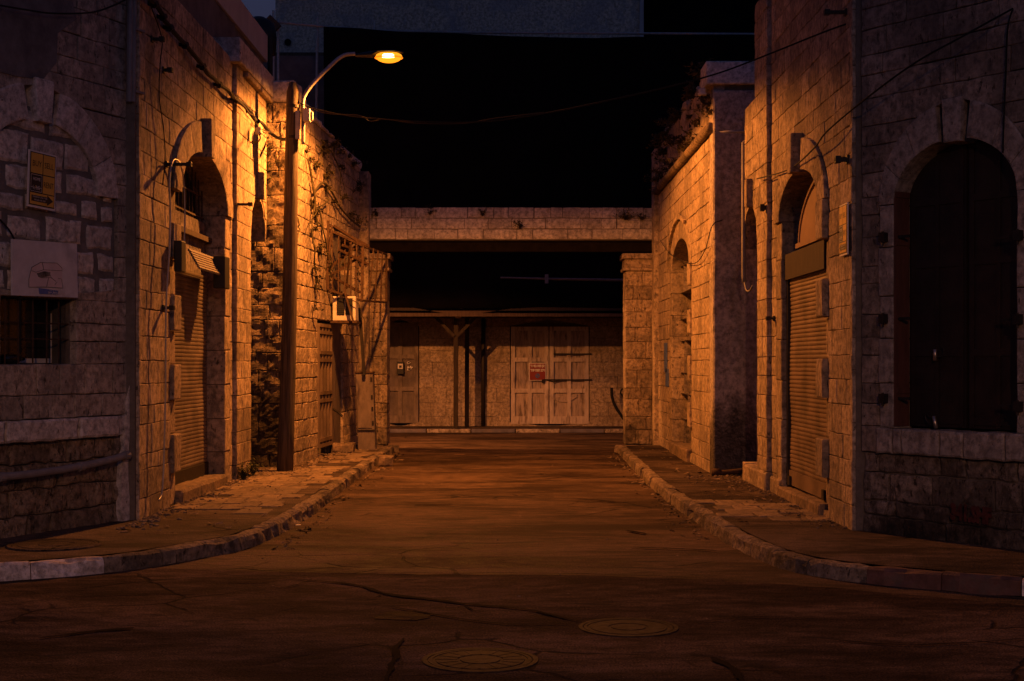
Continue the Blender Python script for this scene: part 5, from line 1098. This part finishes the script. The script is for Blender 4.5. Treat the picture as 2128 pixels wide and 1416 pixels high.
m = MB(); c = G(612, 1092); m.box(c.x - .05, c.x + .06, c.y - .03, c.y + .03, .003, .006); tag(m.build('paper_scrap', M['signwhite']), 'small white scrap of paper in the road by the left kerb', 'litter')
m = MB(); c = G(955, 945); m.box(c.x - .09, c.x + .09, c.y - .03, c.y + .03, .003, .008); tag(m.build('cardboard_scrap', M['fan']), 'flat pale scrap lying in the road before the gateway', 'litter')
for i, (px, py, s_, n_, lab) in enumerate(((783, 448, .17, 9, 'leftmost dry weed sprouting from the stone beam'), (893, 446, .2, 8, 'wispy dry weed hanging from the stone beam left of its middle'), (1003, 449, .2, 10, 'dry weed hanging from the middle of the stone beam'),
        (1081, 474, .26, 14, 'bushy weed growing from the lower joint of the stone beam'), (1300, 456, .36, 26, 'largest weed spreading on the right of the stone beam'), (1333, 456, .17, 10, 'small weed at the right end of the stone beam'))):
    m = MB(); tuft(m, at(px, py, 26.19), (0, -1, 0), s_, n_, .45, .012, i + 3); tag(m.build('weed', M['weed']), lab, 'weed', 'weeds rooted in the stone beam')
def creeper(name, label, fn, count, seed, size=(.12, .4), mt='weed', w=.011, leafy=True):
    r = random.Random(seed); m = MB()
    for k in range(count): p, nn, s_ = fn(r); tuft(m, p, nn, s_ * r.uniform(*size), r.randint(3, 7), .55, w, seed * 100 + k, leafy, .3)
    o = m.build(name, M[mt]); o['kind'] = 'stuff'; return tag(o, label, 'creeper')
def fR(r):
    u = r.uniform(.0, 7.2); z = r.choice((5.5, 5.5, 5.2, 4.95, 4.8)) + r.uniform(-.1, .1); return FC.P(u, z, .0), Vector((-1, 0, .2)), 1.0
creeper('creeper', 'dry creeper tangled along the parapet of the right annexe', fR, 55, 3, (.12, .36), 'weed', .019)
def f2(r):
    u = r.uniform(.9, 5.8); z = 5.25 - abs(r.gauss(0, .5)) if r.random() < .45 else r.uniform(2.4, 4.9); return F2.P(u, z, .01), Vector((1, -.1, 0)), .8
creeper('creeper', 'dry creeper clinging to the cracked wall of the left annexe', f2, 52, 5, (.10, .34), 'weed', .015)
def f3(r): return FL.P(.95 + r.uniform(0, .5), 4.35 + r.gauss(0, .28), .02), Vector((0, -1, 0)), 1.0
creeper('creeper', 'dark bush growing out of the wall corner behind the lamp pole', f3, 34, 6, (.15, .38), 'leaf')
m = MB(); r = random.Random(9)
for k in range(9):
    u0, z0 = r.uniform(.3, 5), r.uniform(3.6, 5.3); pts = [F2.P(u0, z0, .03)]; d = [r.uniform(-.1, .35), r.uniform(-.25, -.02)]
    for q in range(9): u0 += d[0] * .5; z0 += d[1] * .6; d[0] += r.uniform(-.16, .16); d[1] += r.uniform(-.14, .1); pts.append(F2.P(min(5.85, max(.1, u0)), z0, .03 + r.uniform(0, .06)))
    m.tube(wire(pts, n=3), [.012 * (1 - i / 29) + .003 for i in range(28)], 5)
for pts in ([(640, 330), (648, 370), (655, 420), (660, 470)], [(652, 400), (672, 380), (690, 400), (706, 430), (725, 452), (748, 472)]): m.tube(wire([F2.at(a, b, .05) for a, b in pts], n=5), .018, 5)
o = m.build('vine_stems', M['weed']); tag(o, 'bare woody vine stems crossing the wall of the left annexe', 'vine')
for i, (fr, u, lab) in enumerate(((FA, 4.55, 'small green weed at the foot of the left drain strip'), (FA, 5.2, 'tiny weed beside the lamp pole foot'))):
    m = MB(); tuft(m, fr.P(u, .13, .12), (0, 0, 1), .22, 26, .5, .012, 50 + i); tag(m.build('ground_weed', M['leaf']), lab, 'weed')
